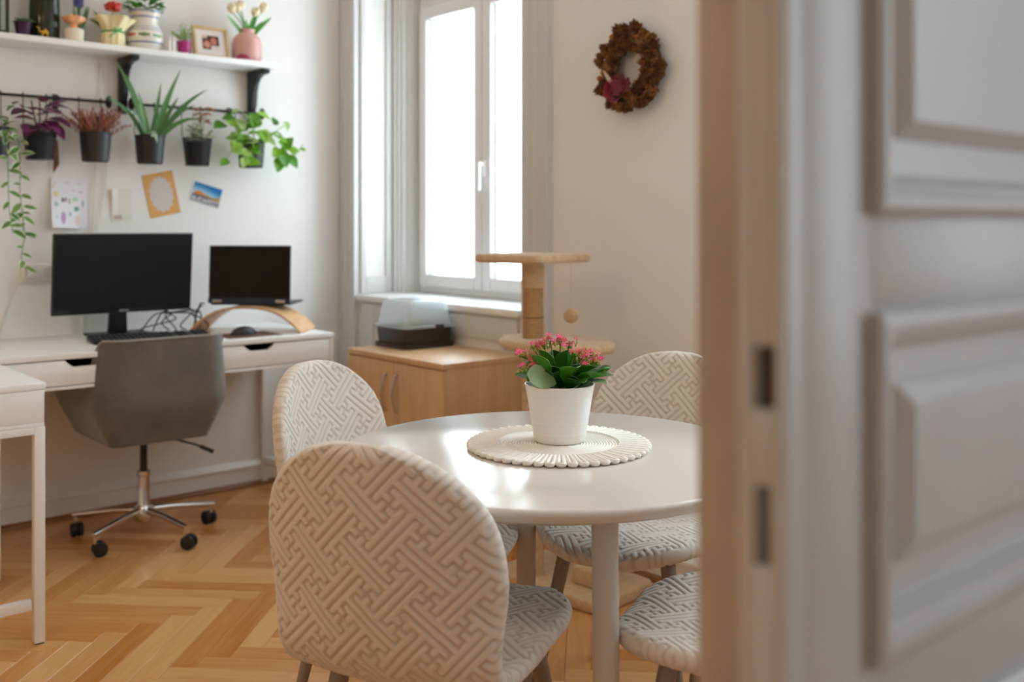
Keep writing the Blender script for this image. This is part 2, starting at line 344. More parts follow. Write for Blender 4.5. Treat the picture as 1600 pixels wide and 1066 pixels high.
def fielded(z0, z1, inset, bev):
    """moulded surround plus raised field, on both faces"""
    y0, y1 = ST, DW-ST
    rings = [(0, 0), (0, .008), (.006, .011), (.012, .011), (.015, .006), (.022, .004), (.027, -.002), (.03, -.013)]
    for sg, base, nm in ((1, 0, 'moulding'), (-1, -.06, 'moulding')):
        b = MB(); vs = []
        for (i, d) in rings:
            a = -.007+i
            vs += [(base+sg*d, y0+a, z0+a), (base+sg*d, y1-a, z0+a), (base+sg*d, y1-a, z1-a), (base+sg*d, y0+a, z1-a)]
        b.add(vs, [(k*4+i, k*4+(i+1) % 4, k*4+4+(i+1) % 4, k*4+4+i) for k in range(len(rings)-1) for i in range(4)])
        b.build(nm, M_door, door, ang=25)
    b = MB(); vs = []
    for sg, base in ((1, 0), (-1, -.06)):
        for a, d in ((.015, -.013), (inset, -.013), (inset+.001, -.011), (inset+bev, -.003)):
            vs += [(base+sg*d, y0+a, z0+a), (base+sg*d, y1-a, z0+a), (base+sg*d, y1-a, z1-a), (base+sg*d, y0+a, z1-a)]
    fs = []
    for h in (0, 16): fs += [(h+k*4+i, h+k*4+(i+1) % 4, h+k*4+4+(i+1) % 4, h+k*4+4+i) for k in range(3) for i in range(4)]+[(h+12, h+13, h+14, h+15)]
    fs += [(i, (i+1) % 4, 16+(i+1) % 4, 16+i) for i in range(4)]
    b.add(vs, fs).build('panel', M_door, door, ang=10)
fielded(.2, .864, .06, .016); fielded(.944, 1.18, .05, .016); fielded(1.264, 2.25, .05, .014)
# ------------------------------------------------------------------ desks
def desk(name, label, loc, rz, L, Dp, handles):
    """local x along the length (0..L), y depth (0 back .. Dp front)"""
    t = thing(name, label, 'desk', loc, rz); H = .777
    MB().box((0, 0, H-.02), (L, Dp, H)).build('desk_top', M_desk, t, bevel=.002)
    # carcass: ends, back, bottom
    MB().box((.004, .004, H-.118), (.02, Dp-.004, H-.0205)).box((L-.02, .004, H-.118), (L-.004, Dp-.004, H-.0205)).box((.02, .004, H-.118), (L-.02, .02, H-.0205)).box((.004, .004, H-.13), (L-.004, Dp-.004, H-.1185)).build('carcass', M_desk, t, bevel=.001)
    n = len(handles)
    for i, hx in enumerate(handles):
        a = .022+i*(L-.044)/n+.0015; c = .022+(i+1)*(L-.044)/n-.0015; z0, z1 = H-.115, H-.024
        w = .07; d = .026
        poly = [(a, z0), (c, z0), (c, z1), (hx+w, z1), (hx+w*.8, z1-d*.55), (hx+w*.55, z1-d), (hx-w*.55, z1-d), (hx-w*.8, z1-d*.55), (hx-w, z1), (a, z1)]
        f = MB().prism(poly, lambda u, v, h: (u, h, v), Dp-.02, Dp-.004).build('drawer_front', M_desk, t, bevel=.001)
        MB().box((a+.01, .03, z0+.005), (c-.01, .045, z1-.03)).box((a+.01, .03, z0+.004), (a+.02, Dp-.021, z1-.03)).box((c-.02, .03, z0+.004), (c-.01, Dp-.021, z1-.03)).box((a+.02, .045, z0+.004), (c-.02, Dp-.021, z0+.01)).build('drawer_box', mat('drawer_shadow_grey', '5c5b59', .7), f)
    # two end leg frames, each a trestle with top rail, two legs and a low stretcher
    for x0 in (.001, L-.031):
        MB().box((x0+.001, .032, H-.152), (x0+.029, Dp-.032, H-.1305)).build('frame_rail', M_desk, t, bevel=.001)
        for y0 in (.002, Dp-.032): 
            lg = MB().box((x0, y0, .004), (x0+.03, y0+.03, H-.1305)).build('leg', M_desk, t, bevel=.0015)
            MB().box((x0+.003, y0+.003, 0), (x0+.027, y0+.027, .004)).build('foot', M_blackpl, lg)
        MB().box((x0+.003, .038, .105), (x0+.027, Dp-.038, .135)).build('stretcher', M_desk, t, bevel=.0015)
    return t
# along the wall: length runs along -y, front faces +x
desk('writing_desk', 'long white two-drawer desk against the wall carrying the monitor', (0.003, -.434, 0), R(-90), 1.366, .65, (.352, 1.05))
# peninsula desk, end facing the camera: its back edge meets the first desk
desk('side_desk', 'white desk end with metal legs cut by the left picture edge', (.02, -2.453, 0), 0, 1.285, .65, (.636,))

# ------------------------------------------------------------------ monitor, keyboard, laptop, mouse
M_screen = mat('dark_screen', '16171c', .35, spec=.25)
M_bezel = mat('bezel_black', '121214', .4)
mon = thing('monitor', 'black desktop monitor switched off on the white desk', 'monitor', (.2, -1.18, .777))
scr = MB().box((-.012, -.29, .10), (.008, .29, .435)).build('screen_housing', M_bezel, mon, bevel=.004)
p = MB().box((.0075, -.284, .122), (.0095, .284, .429)).build('screen', M_screen, scr); p['label'] = 'matt dark screen'
MB().box((.0085, -.02, .106), (.0092, .02, .114)).build('maker_mark', mat('mark_grey', '8a8a90', .4), scr)
MB().box((-.05, -.1, .2), (-.012, .1, .36)).build('rear_bulge', M_bezel, scr, bevel=.012)
scr.rotation_euler = (0, R(5), 0); scr.location = (-.02, 0, 0)
MB().prism([(-.045, 0), (.035, 0), (.03, .2), (-.03, .2)], lambda u, v, h: (h, u, v+.008), -.085, -.06).build('neck', M_bezel, mon, bevel=.004)
MB().prism([(-.12, -.1), (.12, -.1), (.12, .06), (.1, .08), (-.1, .08), (-.12, .06)], lambda u, v, h: (v-.05, u, h), 0, .01).build('foot', M_bezel, mon, bevel=.003)
kb = thing('keyboard', 'black full-size keyboard lying on the desk in front of the monitor', 'keyboard', (.40, -1.14, .777), R(-8))
MB().prism([(-.085, 0), (.085, 0), (.085, .008), (-.085, .02)], lambda u, v, h: (u, h, v), -.235, .235).build('key_bed', M_blackpl, kb, bevel=.002)
km = MB().box((-.007, -.0075, 0), (.007, .0075, .006)).mesh('key', mat('key_grey', '2c2d30', .5), bevel=.0015, seg=1)
for rrow in range(6):
    for k in range(22):
        if k in (15, 18): continue
        o = link('key', km, kb); o.location = (-.066+rrow*.0265*.98, -.222+k*.0211, .0185-rrow*.00185); 
MB().cyl((-.07, -.2, 0), (-.07, -.19, .0), .004).build('rubber_pad', M_blackpl, kb)
pad = tag(MB().box((-.09, -.12, 0), (.09, .12, .003)).build('mouse_pad', mat('pad_brown', '6a4a42', .7), bevel=.001), 'thin brown mouse pad under the mouse', 'mouse pad'); pad.location = (.5, -.77, .777)
ms = thing('computer_mouse', 'small black mouse on its pad in front of the laptop stand', 'mouse', (.5, -.785, .780))
MB().add(*(lambda b: ([(x*.032, y*.058, max(0, z)*.036) for x, y, z in b.v], b.f))(MB().sphere((0, 0, 0), 1, 20, 14))).build('shell', M_blackpl, ms, weld=1e-5)
MB().cyl((-.022, -.004, .024), (-.022, .004, .024), .008).build('wheel', M_black, ms)
# laptop stand: bent plywood bridge
M_ply = wood('bent_plywood', 'e0b98c', 'c8986a', None, .4, (6, 30, 30))
st = thing('laptop_stand', 'bent plywood laptop stand on the right end of the desk', 'stand', (.345, -.665, .777), R(-46))
def arch(n=24):
    pts = []
    for i in range(n+1):
        u = -1+2*i/n; z = .105*(1-abs(u)**2.7); pts.append((u*.245, z))
    return pts
ap = arch(); b = MB(); D2 = .11
for i in range(len(ap)-1):
    pass
def off(i, d):
    a = Vector(ap[max(i-1, 0)]); c = Vector(ap[min(i+1, len(ap)-1)]); t = (c-a).normalized(); return (ap[i][0]-t.y*d, ap[i][1]+t.x*d)
poly = [ap[i] for i in range(len(ap))]+[off(i, .009) for i in range(len(ap)-1, -1, -1)]
vs = []; n = len(ap)
for h in (-D2, D2):
    vs += [(h, u, v) for u, v in poly]
fs = []
for k in (0, 2*n):
    fs += [(k+i, k+i+1, k+2*n-2-i, k+2*n-1-i) for i in range(n-1)]
fs += [(i, (i+1) % (2*n), 2*n+(i+1) % (2*n), 2*n+i) for i in range(2*n)]
MB().add(vs, fs).build('bent_panel', M_ply, st)
lp = thing('laptop', 'folded-back laptop with a black screen standing on the plywood stand', 'laptop', (.345, -.675, .8935), R(-43))
MB().box((-.19, -.17, 0), (.035, .185, .009)).build('base', mat('laptop_navy', '1f2634', .35, .3), lp, bevel=.003)
sc = MB().box((-.008, -.182, 0), (.0, .182, .25)).build('screen_lid', mat('laptop_bezel', '101114', .3), lp, bevel=.003)
sc.location = (.032, 0, .012); sc.rotation_euler = (0, R(-4), 0)
q = MB().box((-.0005, -.176, .024), (.0012, .176, .243)).build('screen', mat('glossy_screen', '040404', .12, spec=.22), sc); q['label'] = 'glossy black screen'
q = MB().box((-.004, -.182, -.004), (.003, .182, .016)).build('hinge_bar', mat('laptop_navy2', '27324a', .35, .4), sc)
for y in (-.14, .14): MB().cyl((.004, y-.02, .004), (.004, y+.02, .004), .007).build('hinge', M_steel, sc)

# cables behind the keyboard and on the wall
random.seed(3)
def cable(name, label, pts, r, m, cat='cable', grp=None):
    P = []
    for i in range(len(pts)-1):
        p0 = Vector(pts[max(i-1, 0)]); p1 = Vector(pts[i]); p2 = Vector(pts[i+1]); p3 = Vector(pts[min(i+2, len(pts)-1)])
        for k in range(8):
            t = k/8; P.append(.5*((2*p1)+(p2-p0)*t+(2*p0-5*p1+4*p2-p3)*t*t+(3*p1-p0-3*p2+p3)*t**3))
    P.append(Vector(pts[-1])); return tag(MB().tube(P, r, 6).build(name, m), label, cat, grp)
knot = (.2, -.995, .868)
for k in range(9):
    a = knot; e = (random.uniform(.1, .3), random.uniform(-1.1, -.85), .7815)
    mid = ((a[0]+e[0])/2+random.uniform(-.03, .03), (a[1]+e[1])/2+random.uniform(-.08, .08), random.uniform(.83, .875))
    m2 = (e[0]+random.uniform(-.02, .02), e[1]+random.uniform(-.03, .03), random.uniform(.80, .82))
    cable('tangled_cable', 'thin black cable of the tangle hanging below the monitor', [(.17, -1.0, .905), a, mid, m2, e], .0028, M_black, 'cable', 'tangled cables below the monitor')
cable('laptop_cable', 'black cable looping from the monitor edge to the laptop', [(.2, -.9, .885), (.24, -.88, .86), (.25, -.87, .90), (.27, -.86, .902)], .003, M_black)
cable('charging_lead', 'black lead with a thick plug hanging left of the plywood stand', [(.26, -.865, .896), (.25, -.885, .87), (.25, -.89, .835), (.24, -.9, .7815)], .0035, M_black)
M_cw = mat('white_cable', 'dcd8d0', .5)
sk = thing('wall_socket', 'white double wall socket with a plug beside the monitor', 'socket', (0, -1.465, 1.045))
MB().box((0.0005, -.07, -.038), (.012, .085, .038)).build('plate', mat('socket_white', 'e4e0d8', .4), sk, bevel=.005)
for y in (-.032, .042): MB().lathe([(.026, 0), (.026, .003), (.022, .003), (.021, .0005), (1e-6, .0005)], 24).build('well', mat('socket_grey', 'cfcac0', .5), sk).matrix_local = Matrix.Translation((.0125, y, 0)) @ Matrix.Rotation(R(90), 4, 'Y')
MB().cyl((.013, -.032, 0), (.05, -.032, 0), .02, .016).build('plug', mat('plug_white', 'e9e6e0', .35), sk, bevel=.003)
cable('white_power_cord', 'white cord running from the wall socket down behind the desk', [(.05, -1.498, 1.045), (.06, -1.53, 1.03), (.03, -1.57, .96), (.012, -1.6, .86), (.01, -1.62, .79), (.008, -1.62, .784)], .004, M_cw)
cable('thin_wall_wire', 'thin white wire running down the wall from shelf to desk', [(.008, -1.22, 1.95), (.008, -1.215, 1.8), (.008, -1.19, 1.5), (.008, -1.215, 1.3), (.008, -1.27, 1.0), (.008, -1.29, .785)], .0025, M_cw)
cable('second_wall_wire', 'second thin white wire hanging beside the child drawing', [(.008, -1.24, 1.74), (.008, -1.235, 1.5), (.008, -1.25, 1.25), (.008, -1.25, .785)], .0025, M_cw)

# ------------------------------------------------------------------ office chair
M_velvet = mat('grey_velvet', '6d6660', .8, noise=(9, .22), sheen=.5, spec=.2)
oc = thing('office_chair', 'grey velvet swivel chair on a chrome star base at the desk', 'chair', (.458, -1.195, 0), R(90))
Wc, Bk, Fr, Rc = .265, -.275, .325, .11
def uplan(a):  # a in [0,1] around the U from left front via back to right front -> (x, y, nx, ny)
    segs = [Fr-(Bk+Rc), math.pi/2*Rc, 2*(Wc-Rc), math.pi/2*Rc, Fr-(Bk+Rc)]; s = a*sum(segs)
    if s < segs[0]: return (-Wc, Fr-s, -1, 0)
    s -= segs[0]
    if s < segs[1]: t = s/Rc; return (-Wc+Rc-Rc*math.cos(t), Bk+Rc-Rc*math.sin(t), -math.cos(t), -math.sin(t))
    s -= segs[1]
    if s < segs[2]: return (-Wc+Rc+s, Bk, 0, -1)
    s -= segs[2]
    if s < segs[3]: t = s/Rc; return (Wc-Rc+Rc*math.sin(t), Bk+Rc-Rc*math.cos(t), math.sin(t), -math.cos(t))
    s -= segs[3]; return (Wc, Bk+Rc+s, 1, 0)
def ztop(x, y, a):
    t = min(1, max(0, (y-(Bk+.05))/.13)); t = t*t*(3-2*t)
    z = .812*(1-t)+.625*t
    e = min(1, max(0, (y-Fr+.1)/.1)); return z-.03*e*e
NA = 80
def shell(u, v, inner):
    x, y, nx, ny = uplan(u); zt = ztop(x, y, u); zb = .415; zc = .56
    z = zb+(zt-zb)*v
    ins = .07*max(0, (zc-z)/(zc-zb))**1.15 + .02*max(0, (z-zc)/.26)
    front = max(0, (y-.18)/.12); ins += .012*front**2
    if inner: ins += .042 if v < .97 else .03
    return (x-nx*ins, y-ny*ins*(1 if not inner else 1), z)
b = MB().grid(lambda u, v: shell(u, v, False), NA, 14); nO = len(b.v)
b.grid(lambda u, v: shell(u, v, True), NA, 14)
w = 15; f2 = []
for i in range(NA):
    o = i*w+14; f2.append((o, o+w, nO+o+w, nO+o)); o = i*w; f2.append((o, nO+o, nO+o+w, o+w))
for j in range(14):
    f2.append((j, nO+j, nO+j+1, j+1)); o = NA*w+j; f2.append((o, o+1, nO+o+1, nO+o))
b.f += f2; b.build('shell', M_velvet, oc, ang=60)
# piping on the rim and along the rear crease
rim = [shell(i/NA, 1, False) for i in range(NA+1)]
MB().tube([(x, y, z+.002) for x, y, z in rim], .005, 6).build('piping', mat('piping_grey', '8d8883', .6, sheen=.4), oc)
pan = []
for i in range(NA+1): x, y, z = shell(i/NA, 0, False); pan.append((x, y))
MB().prism(pan, lambda u, v, h: (u, v, h), .408, .424).build('seat_pan', M_velvet, oc, bevel=.004)
MB().box((-.2, -.21, .424), (.2, .29, .505)).build('seat_cushion', M_velvet, oc, bevel=.03, seg=4)
col = MB().cyl((0, 0, .235), (0, 0, .40), .014).build('gas_lift', M_black, oc)
MB().box((-.08, -.1, .39), (.08, .1, .408)).build('swivel_plate', M_black, oc, bevel=.004)
MB().lathe([(.027, .085), (.027, .1), (.024, .105), (.022, .24), (.027, .245), (.027, .262), (.016, .265)], 24).build('column', M_chrome, oc)
lv = MB().tube([(0, -.02, .395), (.1, -.09, .385), (.16, -.13, .365), (.19, -.155, .348)], .004, 8).tube([(.175, -.143, .357), (.215, -.175, .335)], .008, 8).build('height_lever', M_black, oc)
MB().lathe([(1e-6, .06), (.03, .06), (.04, .075), (.04, .11), (.03, .125), (1e-6, .125)], 24).build('hub', M_chrome, oc)
cw = None
for k in range(5):
    a = R(67+72*k); d = Vector((math.cos(a), math.sin(a), 0)); rr = .285
    lg = MB().tube([d*.03+Vector((0, 0, .105)), d*.12+Vector((0, 0, .102)), d*rr+Vector((0, 0, .083))], [.014, .0125, .011], 10).build('base_leg', M_chrome, oc)
    MB().cyl(d*(rr-.012)+Vector((0, 0, .088)), d*(rr-.012)+Vector((0, 0, .05)), .008).build('caster_stem', M_chrome, lg)
    ang = a+random.uniform(-1.2, 1.2); e = Vector((math.cos(ang), math.sin(ang), 0)); c = d*(rr-.012)+Vector((0, 0, .0275))+Vector((-e.y, e.x, 0))*.015
    MB().cyl(c-e*.022, c-e*.004, .0275, n=20).cyl(c+e*.004, c+e*.022, .0275, n=20).cyl(c-e*.004, c+e*.004, .022, n=14).build('caster', M_blackpl, lg, bevel=.003)

# ------------------------------------------------------------------ cabinet under the window
cb = thing('cabinet', 'beech-veneer two-door cabinet below the window', 'cabinet', (1.095, -.005, 0))
MB().box((-.343, -.426, .697), (.343, 0, .72)).build('cabinet_top', M_beech, cb, bevel=.002)
MB().box((-.342, -.405, .06), (-.324, -.002, .6965)).box((.324, -.405, .06), (.342, -.002, .6965)).box((-.324, -.405, .06), (.324, -.02, .078)).box((-.324, -.02, .06), (.324, -.002, .6965)).box((-.324, -.38, .38), (.324, -.02, .398)).build('carcass', M_beech, cb, bevel=.001)
MB().box((-.33, -.38, 0), (.33, -.01, .06)).build('plinth', M_beech, cb)
for x0, x1, hx in ((-.341, -.0015, -.045), (.0015, .341, .032)):
    d = MB().box((x0, -.423, .065), (x1, -.4055, .693)).build('cabinet_door', M_beech, cb, bevel=.0012)
    MB().tube([(hx, -.424, .645), (hx, -.436, .64), (hx, -.447, .6), (hx, -.45, .57), (hx, -.447, .54), (hx, -.436, .5), (hx, -.424, .495)], .005, 8).build('bow_handle', M_steel, d)
# propagator on the cabinet
pg = thing('propagator', 'mini greenhouse with dark tray and frosted lid on the cabinet', 'propagator', (.87, -.165, .72))
def rrect(hx, hy, r, n=5):
    P = []
    for cx, cy, a0 in ((hx-r, hy-r, 0), (-hx+r, hy-r, 90), (-hx+r, -hy+r, 180), (hx-r, -hy+r, 270)):
        P += [(cx+r*math.cos(R(a0+90*k/n)), cy+r*math.sin(R(a0+90*k/n))) for k in range(n+1)]
    return P
def loft(levels, cap0=True, cap1=True):
    b = MB(); n = None
    for (hx, hy, r, z) in levels:
        P = rrect(hx, hy, r); n = len(P); b.v += [(x, y, z) for x, y in P]
    m = len(levels); b.f += [(k*n+i, k*n+(i+1) % n, (k+1)*n+(i+1) % n, (k+1)*n+i) for k in range(m-1) for i in range(n)]
    if cap0: b.f.append(tuple(range(n-1, -1, -1)))
    if cap1: b.f.append(tuple(range((m-1)*n, m*n)))
    return b
HX, HY = .132, .135
loft([(HX-.004, HY-.004, .03, 0), (HX-.002, HY-.002, .03, .018), (HX-.014, HY-.014, .03, .02), (HX-.008, HY-.008, .03, .088), (HX-.014, HY-.014, .03, .088), (HX-.018, HY-.018, .03, .03)], True, True).build('tray', mat('propagator_brown', '2f2926', .4), pg, ang=30)
M_frost = glassy('frosted_lid', (.85, .9, .95), .25, diff=.5, dcol=(.9, .94, .97))
loft([(HX, HY, .032, .086), (HX, HY, .032, .094), (HX-.012, HY-.012, .03, .096), (HX-.024, HY-.024, .035, .185), (HX-.032, HY-.032, .04, .198), (HX-.05, HY-.05, .045, .204)], False, True).build('lid', M_frost, pg, ang=50)
MB().box((HX-.006, .02, .083), (HX+.006, .06, .1)).build('lid_catch', mat('propagator_catch', '3a3532', .4), pg, bevel=.002)
MB().lathe([(.001, .2035), (.04, .2035), (.04, .208), (.034, .211), (.001, .211)], 24).build('vent_dial', mat('vent_white', 'c9d2da', .4), pg)
M_seed = leafmat('seedling_green', 'a9c860', '7ea23c')
lm_small = MB().grid(lambda u, v: (u*.035, (v-.5)*.022*math.sin(math.pi*min(.999, u*.92+.06)), .006*math.sin(math.pi*u)), 4, 2).mesh('leaf', M_seed)
random.seed(5)
MB().add(*(lambda q: (q.v, q.f))(loft([(HX-.02, HY-.02, .03, .03), (HX-.02, HY-.02, .03, .075)]))).build('soil', mat('potting_soil', '4a3a2c', .95), pg)
for k in range(26):
    o = link('seedling_leaf', lm_small, pg); a = random.uniform(0, 6.28)
    orient(o, (random.uniform(-.02, .085), random.uniform(-.085, .085), random.uniform(.08, .12)), (math.cos(a), math.sin(a), random.uniform(.1, 1)), sc=random.uniform(.7, 1.2))

# ------------------------------------------------------------------ cat tree
M_plush = mat('beige_plush', 'd3b48c', .95, noise=(40, .18), bump=(220, .7), sheen=.5, spec=.1)
M_sisal = mat('sisal', 'cda676', .9, noise=(60, .25), bump=(150, .6), stretch=(1, 1, 8))
ct = thing('cat_tree', 'beige plush cat tree with sisal post beside the window', 'cat tree', (1.886, -.377, 0))
def plat(name, hx, hy, r, z0, z1, ang, loc):
    o = loft([(hx-.008, hy-.008, r, z0), (hx-.002, hy-.002, r, z0+.004), (hx, hy, r, z0+.01), (hx, hy, r, z1-.01), (hx-.002, hy-.002, r, z1-.004), (hx-.008, hy-.008, r, z1)]).build(name, M_plush, ct, ang=60)
    o.location = loc; o.rotation_euler = (0, 0, R(ang)); return o
plat('top_platform', .15, .15, .03, 1.118, 1.147, 8, (0, 0, 0))
o = MB().lathe([(1e-6, .822), (.195, .822), (.203, .828), (.205, .84), (.203, .85), (.195, .856), (1e-6, .856)], 40).build('middle_platform', M_plush, ct, ang=60); o.location = (.085, .03, 0); o.scale = (1.15, .8, 1)
plat('low_perch', .17, .13, .05, .60, .632, 15, (.14, .1, 0))
plat('base', .25, .16, .05, 0, .04, 5, (.09, .1, 0))
hb = plat('step_box', .06, .06, .02, .04, .10, 5, (.2, .1, 0))
MB().cyl((.14, .16, .04), (.14, .16, .6), .036, n=24).build('side_post', M_plush, ct)
# sisal post with visible windings
b = MB(); prof = []
for k in range(70):
    z = .856+k*(.262/70); prof += [(.0355, z), (.0375, z+.00187)]
b.lathe(prof+[(.0355, 1.118)], 28).build('sisal_post', M_sisal, ct, ang=80)
MB().lathe([(.0385, 1.03), (.0392, 1.04), (.0392, 1.11), (.0385, 1.1175), (.03, 1.1178)], 28).build('plush_collar', M_plush, ct, ang=60)
MB().lathe([(.0378, .925), (.0385, .9265), (.0385, .9285), (.0378, .93)], 28).build('seam', mat('seam_brown', '8a6a42', .9), ct)
MB().cyl((0, 0, .04), (0, 0, .822), .0365, n=28).build('lower_post', M_plush, ct)
MB().tube([(.085, .1, 1.118), (.085, .1, 1.03), (.0855, .1, .955)], .0006, 5).build('string', mat('string', 'c8b79c', .9), ct)
MB().sphere((.0855, .1, .932), .026, 20, 14).build('toy_ball', M_plush, ct)

# ------------------------------------------------------------------ wreath
M_cone = mat('pine_cone', '8c5a2e', .8, noise=(130, .8), bump=(120, .8))
M_cone2 = mat('dried_slice', '8d6a42', .85, noise=(70, .35))
wr = thing('wreath', 'brown cone wreath with a dark red rose hanging on the wall', 'wreath', (2.03, -.03, 1.803))
MB().tube([(.108*math.cos(t), .0, .108*math.sin(t)) for t in [2*math.pi*k/40 for k in range(40)]], .026, 12, True).build('ring', mat('wreath_ring', '4a3220', .9, noise=(60, .4), bump=(90, .8)), wr)
def cone_mesh(n, r, m):
    b = MB()
    for k in range(n):
        lay = k/n; a = k*2.4; rr = r*(1-.75*lay); d = Vector((math.cos(a)*rr, math.sin(a)*rr, r*1.2*lay)); t = Vector((-math.sin(a), math.cos(a), 0))
        up = Vector((0, 0, 1)); w_ = r*.42*(1.1-.6*lay)
        b.add([d*.35, d+t*w_+up*r*.1, d*1.18+up*r*.3, d-t*w_+up*r*.1, d*.8+up*r*.42], [(0, 1, 2), (0, 2, 3), (1, 4, 2), (2, 4, 3), (0, 4, 1), (0, 3, 4)])
    b.sphere((0, 0, r*.3), r*.55, 8, 5); return b.mesh('cone', m, smooth=False)
cms = [cone_mesh(22, .021, M_cone), cone_mesh(18, .018, mat('pine_cone_light', 'ae773f', .8, noise=(130, .75)))]
sl = MB().lathe([(1e-6, 0), (.019, .001), (.021, .004), (.017, .008), (.006, .006), (1e-6, .007)], 14, wob=lambda t, z: 1+.1*math.sin(5*t)).mesh('dried_slice', M_cone2)
bud = MB().sphere((0, 0, .008), .009, 8, 6).mesh('seed_pod', mat('seed_pod', 'a5682f', .7))
random.seed(11)
for k in range(92):
    t = 2*math.pi*k/46*1.0+random.uniform(-.05, .05); rr = .108+(random.choice((-.024, -.012, .0)) if k < 46 else random.choice((.008, .02, .028))); ph = random.uniform(-.5, .9)
    kind = random.random()
    me_ = sl if (kind < .3 and rr < .12) else (bud if kind > .86 else cms[k % 2])
    o = link('cone' if me_ in cms else ('dried_slice' if me_ is sl else 'seed_pod'), me_, wr)
    out = Vector((math.cos(t), 0, math.sin(t)))*(1.2 if rr > .12 else (-.5 if rr < .1 else .1)) + Vector((0, -1, 0))
    p = Vector((rr*math.cos(t), -.016, rr*math.sin(t)))
    q = out.normalized(); o.matrix_local = Matrix.Translation(p) @ q.to_track_quat('Z', 'Y').to_matrix().to_4x4() @ Matrix.Scale(random.uniform(1.0, 1.4), 4)
M_rose = mat('dark_red_rose', '9c1830', .6, noise=(40, .3), sheen=.3)
rs = MB()
for lay in range(5):
    for k in range(5):
        a0 = k*2*math.pi/5+lay*.6; r0 = .007+.0058*lay; hh = .022-.0028*lay
        rs.grid(lambda u, v: ((r0*(1+.35*u*lay/4))*math.cos(a0+(v-.5)*1.6), (r0*(1+.35*u*lay/4))*math.sin(a0+(v-.5)*1.6), -.008+hh*u*(1-.25*(2*v-1)**2)), 3, 5)
q = rs.build('rose', M_rose, wr); q.matrix_local = Matrix.Translation((-.045, -.048, -.07)) @ Matrix.Rotation(R(90), 4, 'X') @ Matrix.Scale(1.2, 4); q['label'] = 'dark red rose'
pet = MB().grid(lambda u, v: (u*.05, (v-.5)*.034*math.sin(math.pi*min(.98, u*.9+.08)), .01*math.sin(2*u)), 5, 3).mesh('petal', mat('wine_petal', '6e1428', .7))
for a in (0, 25, -30, 75, 160, 195, 230): orient(link('petal', pet, wr), (.008+.008*math.cos(R(a)), -.05, -.066), (math.cos(R(a)), -.3, math.sin(R(a))), (0, -1, .2))
rib = MB().grid(lambda u, v: (u*.07, (v-.5)*.03*(1-u)*(.3+u*1.5), .004*math.sin(3*u)), 5, 2).mesh('ribbon_tail', mat('cream_ribbon', 'cdbfae', .6))
orient(link('ribbon_tail', rib, wr), (-.05, -.045, -.055), (-.55, -.15, .8), (0, -1, 0))

# ------------------------------------------------------------------ dining table
M_table = mat('greige_lacquer', 'd9d2ca', .16, coat=.3)
M_tleg = mat('greige_leg', 'c9bfb3', .35)
dt = thing('dining_table', 'round greige dining table in the middle of the room', 'table', (2.856, -1.189, 0), 0)
MB().lathe([(1e-6, .712), (.40, .712), (.445, .716), (.468, .726), (.4755, .737), (.4765, .743), (.474, .748), (.468, .75), (1e-6, .75)], 128).build('table_top', M_table, dt, ang=50)
MB().lathe([(.3, .672), (.3, .7115), (.285, .7115), (.285, .672), (.3, .672)], 64).build('apron_ring', M_tleg, dt)
F_ = Vector((-.7604, .6494, 0)); R_ = Vector((.6494, .7604, 0))
for a, r_ in ((-75, .345), (98, .345), (10, .388), (180, .375)):
    d = R_*math.cos(R(a))+F_*math.sin(R(a)); p = d*r_; q = d*(r_+.017)
    MB().cyl(Vector((q.x, q.y, 0)), Vector((p.x, p.y, .7118)), .0235, .0255, 28).build('leg', M_tleg, dt, bevel=.002)

# ------------------------------------------------------------------ shell dining chairs with embossed key-fret covers
def catmull(P, n):
    out = []
    for i in range(len(P)-1):
        p0 = np.array(P[max(i-1, 0)]); p1 = np.array(P[i]); p2 = np.array(P[i+1]); p3 = np.array(P[min(i+2, len(P)-1)])
        for k in range(n):
            t = k/n; out.append(.5*((2*p1)+(p2-p0)*t+(2*p0-5*p1+4*p2-p3)*t*t+(3*p1-p0-3*p2+p3)*t**3))
    out.append(np.array(P[-1])); return np.array(out)
prof = catmull([(.302, .44), (.245, .46), (.08, .457), (-.08, .447), (-.155, .455), (-.2, .495), (-.222, .56), (-.243, .67), (-.262, .79), (-.273, .885)], 40)
dl = np.r_[0, np.cumsum(np.hypot(*np.diff(prof, axis=0).T))]; LEN = dl[-1]
def key_fret(p, q):
    """distance (in units) to the raised bars of interlocking I-beams with hooked flanges"""
    p = np.mod(p, 10.0); q = np.mod(q, 10.0); d = np.full(p.shape, 99.0)
    base = [(0, -4, 0, 4), (-3, 4, 3, 4), (-3, -4, 3, -4), (2, 3, 2, 4), (-2, 3, -2, 4), (2, -4, 2, -3), (-2, -4, -2, -3)]
    for i in range(-1, 4):
        for j in range(-1, 4):
            cx, cy = 5*i, 5*j
            if not (-5 <= cx <= 15 and -5 <= cy <= 15): continue
            for (x0, y0, x1, y1) in base:
                if (i+j) % 2: x0, y0, x1, y1 = y0, x0, y1, x1
                dx = np.maximum(np.maximum(cx+min(x0, x1)-p, p-cx-max(x0, x1)), 0); dy = np.maximum(np.maximum(cy+min(y0, y1)-q, q-cy-max(y0, y1)), 0)
                d = np.minimum(d, np.hypot(dx, dy))
    return d
